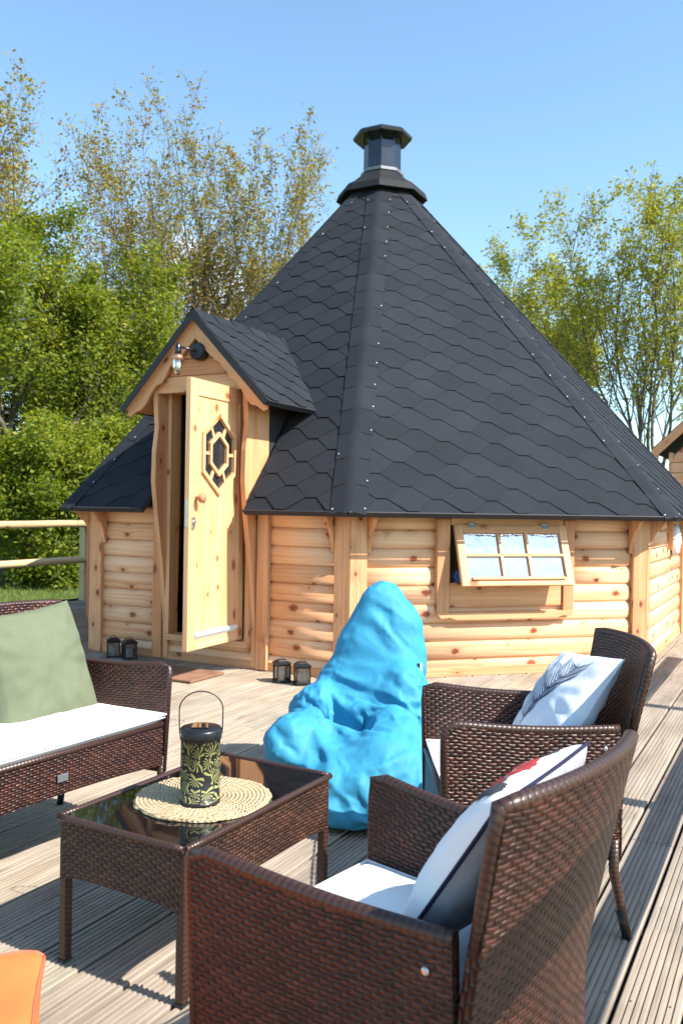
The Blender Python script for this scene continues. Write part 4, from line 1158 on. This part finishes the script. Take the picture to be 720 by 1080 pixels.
def pouf(x, y, z):
    q = (abs(x)**26+abs(y)**26+abs(z)**26)**(1/26); x, y, z = x/q, y/q, z/q
    cr = (abs(x)*abs(y))**3*abs(z)**3; k = 1+.05*cr; fl = 1-.05*(1-abs(z)**2)
    w_ = mnoise.noise(V((x*2.1, y*2.1, z*2.1)))*.012+abs(mnoise.noise(V((x*2.4+3, y*3.4, z*2))))*-.012
    return PA*(x*.31*k*fl*1+w_*x)+PB*(y*.30*k*fl+w_*y)+Z*(.205+z*(.195*k+w_)-.0)
for (fn, fl) in ((lambda a, b: (a, b, 1), 0), (lambda a, b: (a, b, -1), 1), (lambda a, b: (1, a, b), 0), (lambda a, b: (-1, a, b), 1), (lambda a, b: (a, 1, b), 1), (lambda a, b: (a, -1, b), 0)):
    mb.grid(lambda a, b: pouf(*fn(2*a-1, 2*b-1)), NB*2, NB*2, 0, True, None, bool(fl))
ob = mb.build('floor_pouf', ORANGE)
PO = V((-.572, 1.735, 0))-PA*.315+PB*.305; ob.location = PO; tag(ob, 'coral orange fabric floor pouf cut off by the lower left corner', 'pouf')
mb = MB()
for sy in (-1,):
    mb.tube([pouf(-1+2*i/30, sy, 1)*1.0 for i in range(31)], .003, 6); mb.tube([pouf(1, -1+2*i/30, 1) for i in range(31)], .0045, 6); mb.tube([pouf(1, sy, 1-2*i/30) for i in range(31)], .0045, 6)
mb.build('seam_piping', PINKSEAM, ob)

# ------------------------------------------------------------------ trees
def leaves_mesh(name, P, size, mat, parent, seed=0, up=.3, pal=None):
    n = len(P); rg = np.random.default_rng(seed); P = np.array(P, np.float32)
    a = rg.normal(size=(n, 3)); a[:, 2] = a[:, 2]*.6+.1; a /= np.linalg.norm(a, axis=1)[:, None]
    b = rg.normal(size=(n, 3)); b -= (b*a).sum(1)[:, None]*a; b /= np.linalg.norm(b, axis=1)[:, None]
    s = (size*rg.uniform(.45, 1.35, n))[:, None]
    q = np.stack([P-a*s, P+b*s*.5, P+a*s, P-b*s*.5], 1).reshape(-1, 3).astype(np.float32)
    me = bpy.data.meshes.new(name); me.vertices.add(n*4); me.vertices.foreach_set('co', q.ravel())
    me.loops.add(n*4); me.loops.foreach_set('vertex_index', np.arange(n*4, dtype=np.int32))
    me.polygons.add(n); me.polygons.foreach_set('loop_start', np.arange(0, n*4, 4, dtype=np.int32))
    at = me.attributes.new('rnd', 'FLOAT', 'FACE')
    at.data.foreach_set('value', (rg.random(n) if pal is None else np.array(pal)).astype(np.float32))
    me.materials.append(mat); me.update(calc_edges=True)
    o = bpy.data.objects.new(name, me); COL.objects.link(o); o.parent = parent; return o
def make_tree(name, base, label, H, stems, mats, leaf, leafn, seed, spread=.5, lift=.5, fork=.22, dens=1., trunkr=.16, levels=3, group=None, low=.25, lean=(0, 0), wob=.13, an=(28, 58), sc=1.9):
    rg = random.Random(seed); root = empty(name, base, label, 'tree', group)
    mb = MB(); tips = []
    def branch(p, d, L, r, lv):
        n = max(3, int(L/ (H*.045))+2); pts = [p]; rad = [r]; dd = V(d)
        for i in range(n):
            w = V((rg.gauss(0, 1), rg.gauss(0, 1), rg.gauss(0, .6)))*wob
            dd = (dd+w+Z*lift*.16).normalized(); p = p+dd*L/n; pts.append(p); rad.append(max(.0035, r*(1-.86*(i+1)/n)))
        mb.tube(pts, rad, 6 if lv == 0 else (5 if lv == 1 else 3), cap=False)
        if lv >= levels-1:
            for i, q in enumerate(pts[1:]):
                tips.append((q, (pts[i+1]-pts[i]), lv))
        if lv < levels:
            m = int({0: 14, 1: 9, 2: 5, 3: 3}[lv]*dens*rg.uniform(.8, 1.2))
            for j in range(m):
                t = (.28 if lv == 0 else .15)+(.97-(.28 if lv == 0 else .15))*(j+rg.random())/m
                i = min(n-1, int(t*n)); f = t*n-i; q = pts[i]+(pts[i+1]-pts[i])*f
                a = (pts[i+1]-pts[i]).normalized(); o_ = a.orthogonal().normalized(); o_.rotate(Matrix.Rotation(rg.random()*6.283, 3, a))
                ag = R(rg.uniform(*an)); nd = (a*math.cos(ag)+o_*math.sin(ag)).normalized()
                L2 = L*rg.uniform(.30, .52)*(1.12-.75*t if lv == 0 else 1-.45*t)
                branch(q, nd, L2, rad[i]*.55, lv+1)
    tz = H*fork; tr = []
    for i in range(6): tr.append(V((lean[0]*tz*i/5+rg.gauss(0, .03), lean[1]*tz*i/5+rg.gauss(0, .03), -.35+(tz+.35)*i/5)))
    mb.tube(tr, [trunkr*(1.25 if i == 0 else 1-.06*i) for i in range(6)], 10, cap=False)
    for s in range(stems):
        a = 6.283*(s+rg.random()*.7)/stems; k = spread*rg.uniform(.12, 1.15)*(0.15 if s == 0 else 1)
        branch(tr[5-(s % 3 if stems > 3 else 0)], V((math.cos(a)*k+lean[0], math.sin(a)*k+lean[1], 1)).normalized(), (H-tz)*rg.uniform(.82, 1.05)*(1.0 if s == 0 else .93), trunkr*.6, 0)
    # side boughs low on the trunk
    for s in range(int(low*10)):
        a = rg.random()*6.283; branch(tr[2+s % 3], V((math.cos(a), math.sin(a), .45)).normalized(), H*rg.uniform(.22, .36), trunkr*.3, 1)
    mb.build('trunk', BARK, root)
    P = []; pal = []
    for (q, d_, lv) in tips:
        if leaf < .07 and leafn < 2 and q.z < H*.42 and rg.random() < .7: continue
        k = leafn if rg.random() < .9 else leafn*2; c = rg.random()
        while k > 0:
            if k < 1 and rg.random() > k: break
            k -= 1
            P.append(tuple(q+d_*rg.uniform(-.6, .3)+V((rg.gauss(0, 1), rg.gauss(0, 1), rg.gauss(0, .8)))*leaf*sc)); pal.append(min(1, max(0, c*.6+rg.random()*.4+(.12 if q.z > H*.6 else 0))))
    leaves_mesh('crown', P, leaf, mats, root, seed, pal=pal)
    print('TREE', name, len(P), len(mb.f)); return root
def at_px(px, y, z=-.3): return V(((px-360)/907*y, y, z))
# budding trees
kw = dict(group='trees behind the hut', wob=.10, an=(20, 46))
make_tree('budding_tree', at_px(215, 25), 'tall half-bare tree with rusty buds, directly behind the porch roof', 12.6, 20, LEAF_B, .052, 1.0, 19, .95, .60, .14, 1.1, .09, **kw)
make_tree('budding_tree', at_px(-50, 22), 'tall budding tree rising above the green tree at the left edge', 13.4, 9, LEAF_B, .055, 1.4, 6, .45, .75, .2, 1.05, .13, **kw)
make_tree('budding_tree', at_px(682, 24), 'tall budding tree with yellow-green leaves, above the small cabin', 10.9, 13, LEAF_Y, .056, 1.3, 24, .75, .60, .12, .98, .09, **kw)
make_tree('budding_tree', at_px(535, 30), 'smaller budding tree just right of the hut roof, lower and farther', 10.7, 12, LEAF_Y, .062, 1.9, 33, .75, .62, .2, 1.0, .08, **kw)
# leafy green trees
kw = dict(group='trees behind the hut', low=2.2)
make_tree('leafy_tree', at_px(62, 17.0), 'low bushy tree right behind the deck fence, beside the hut', 3.5, 8, LEAF_G, .050, 4.0, 71, 1.0, .2, .06, .9, .07, sc=3.2, **kw)
make_tree('leafy_tree', at_px(5, 19), 'dense yellow-green tree behind the deck fence at far left', 9.0, 8, LEAF_G, .054, 4.6, 43, .62, .35, .15, 1.0, .16, sc=3.0, **kw)
make_tree('leafy_tree', at_px(112, 21.5), 'dense green tree between the far left tree and the porch', 7.6, 8, LEAF_G, .054, 4.4, 47, .62, .35, .15, .95, .15, sc=3.0, **kw)
make_tree('leafy_tree', at_px(-120, 20), 'dense green tree out past the left end of the fence', 8.0, 6, LEAF_G, .075, 4, 53, .7, .3, .15, .9, .17, sc=2.6, **kw)
# hedge: shadowy undergrowth behind them
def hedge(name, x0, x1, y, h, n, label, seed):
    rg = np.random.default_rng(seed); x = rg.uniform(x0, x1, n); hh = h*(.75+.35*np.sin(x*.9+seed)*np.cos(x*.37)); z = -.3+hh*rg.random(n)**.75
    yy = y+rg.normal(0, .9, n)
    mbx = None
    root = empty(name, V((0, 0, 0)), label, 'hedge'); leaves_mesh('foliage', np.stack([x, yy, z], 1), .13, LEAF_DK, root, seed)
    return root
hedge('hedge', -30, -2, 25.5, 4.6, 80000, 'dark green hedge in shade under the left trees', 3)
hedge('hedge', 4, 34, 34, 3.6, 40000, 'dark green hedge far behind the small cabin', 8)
# grass blades beyond the deck
rg = np.random.default_rng(5); n = 46000
x = rg.uniform(-16, -3.0, n); y = rg.uniform(7, 25, n)
P0 = np.stack([x, y, np.full(n, -.33)], 1); vv = x*VD.x+y*VD.y; keep = vv < -8.95; P0 = P0[keep]; n = len(P0)
h = rg.uniform(.05, .13, n); an = rg.uniform(0, 6.28, n); w = .008
dx = np.stack([np.cos(an)*w, np.sin(an)*w, np.zeros(n)], 1); tip = P0+np.stack([rg.normal(0, .035, n), rg.normal(0, .035, n), h], 1)
q = np.stack([P0-dx, P0+dx, tip], 1).reshape(-1, 3).astype(np.float32)
me = bpy.data.meshes.new('grass'); me.vertices.add(n*3); me.vertices.foreach_set('co', q.ravel()); me.loops.add(n*3); me.loops.foreach_set('vertex_index', np.arange(n*3, dtype=np.int32))
me.polygons.add(n); me.polygons.foreach_set('loop_start', np.arange(0, n*3, 3, dtype=np.int32)); at = me.attributes.new('rnd', 'FLOAT', 'FACE'); at.data.foreach_set('value', rg.random(n).astype(np.float32))
me.materials.append(mat_leaf('grass_blade', [(0, (.07, .10, .02)), (.6, (.14, .18, .035)), (1, (.24, .26, .07))], .4)); me.update(calc_edges=True)
o = bpy.data.objects.new('grass', me); COL.objects.link(o); tag(o, 'mown grass beyond the deck fence', 'grass', kind='stuff')

# ------------------------------------------------------------------ light, sky, camera
sd = V((math.cos(R(SUN_AZ))*math.cos(R(SUN_EL)), math.sin(R(SUN_AZ))*math.cos(R(SUN_EL)), math.sin(R(SUN_EL))))
L = bpy.data.lights.new('sun', 'SUN'); L.energy = 5.0; L.angle = R(.53); L.color = (1, .95, .87)
lo = bpy.data.objects.new('sun', L); COL.objects.link(lo); lo.rotation_euler = sd.to_track_quat('Z', 'Y').to_euler()
w = bpy.data.worlds.new('World'); scene.world = w; w.use_nodes = True; nt = w.node_tree; nt.nodes.clear()
sky = nt.nodes.new('ShaderNodeTexSky'); sky.sky_type = 'NISHITA'; sky.sun_disc = False; sky.sun_elevation = R(SUN_EL); sky.sun_rotation = R(90-SUN_AZ); sky.air_density = 1.0; sky.dust_density = .6; sky.ozone_density = 1.0
tc = nt.nodes.new('ShaderNodeTexCoord')
nz = nt.nodes.new('ShaderNodeTexNoise'); nz.inputs['Scale'].default_value = 9; nz.inputs['Detail'].default_value = 6
nt.links.new(tc.outputs['Generated'], nz.inputs['Vector'])
cd = V(((206-360)/907, 1, (537-292)/907)).normalized()
dist = nt.nodes.new('ShaderNodeVectorMath'); dist.operation = 'DISTANCE'; dist.inputs[1].default_value = cd; nt.links.new(tc.outputs['Generated'], dist.inputs[0])
def M_(op, a, b):
    n_ = nt.nodes.new('ShaderNodeMath'); n_.operation = op
    for i, v in ((0, a), (1, b)):
        if isinstance(v, bpy.types.NodeSocket): nt.links.new(v, n_.inputs[i])
        else: n_.inputs[i].default_value = v
    return n_.outputs[0]
f1 = M_('SUBTRACT', 1.0, M_('MULTIPLY', dist.outputs['Value'], 13.0)); f1 = M_('ADD', f1, M_('MULTIPLY', M_('SUBTRACT', nz.outputs[0], .5), 2.4))
f1n = nt.nodes.new('ShaderNodeMapRange'); nt.links.new(f1, f1n.inputs[0]); f1n.inputs[1].default_value = .25; f1n.inputs[2].default_value = .8; f1n.inputs[4].default_value = .85
mx = nt.nodes.new('ShaderNodeMix'); mx.data_type = 'RGBA'; nt.links.new(f1n.outputs[0], mx.inputs[0]); tn = nt.nodes.new('ShaderNodeMix'); tn.data_type = 'RGBA'; tn.blend_type = 'MULTIPLY'; tn.inputs[0].default_value = 1; tn.inputs[7].default_value = (.98, 1.13, 1.13, 1); nt.links.new(sky.outputs[0], tn.inputs[6]); nt.links.new(tn.outputs[2], mx.inputs[6]); mx.inputs[7].default_value = (7.5, 7.8, 8.2, 1)
bg = nt.nodes.new('ShaderNodeBackground'); bg.inputs[1].default_value = .138; nt.links.new(mx.outputs[2], bg.inputs[0])
wo = nt.nodes.new('ShaderNodeOutputWorld'); nt.links.new(bg.outputs[0], wo.inputs[0])

cam = bpy.data.cameras.new('camera'); co = bpy.data.objects.new('camera', cam); COL.objects.link(co); scene.camera = co
pit, roll, f = -.0038, .0165, 907.
F = V((0, math.cos(pit), math.sin(pit))); U = V((0, -math.sin(pit), math.cos(pit))); Rr = V((1, 0, 0))
R2 = Rr*math.cos(roll)+U*math.sin(roll); U2 = -Rr*math.sin(roll)+U*math.cos(roll)
co.matrix_world = Matrix(((R2.x, U2.x, -F.x, 0), (R2.y, U2.y, -F.y, 0), (R2.z, U2.z, -F.z, 1.3), (0, 0, 0, 1)))
cam.sensor_fit = 'VERTICAL'; cam.sensor_height = 36; cam.lens = f/1080*36; cam.clip_end = 1500; cam.clip_start = .05
cam.dof.use_dof = True; cam.dof.focus_distance = 3.2; cam.dof.aperture_fstop = 6.3
scene.view_settings.view_transform = 'Standard'; scene.view_settings.look = 'None'; scene.view_settings.exposure = 1.0; scene.view_settings.gamma = 1
scene.cycles.max_bounces = 6; scene.cycles.transparent_max_bounces = 8; scene.cycles.use_denoising = True
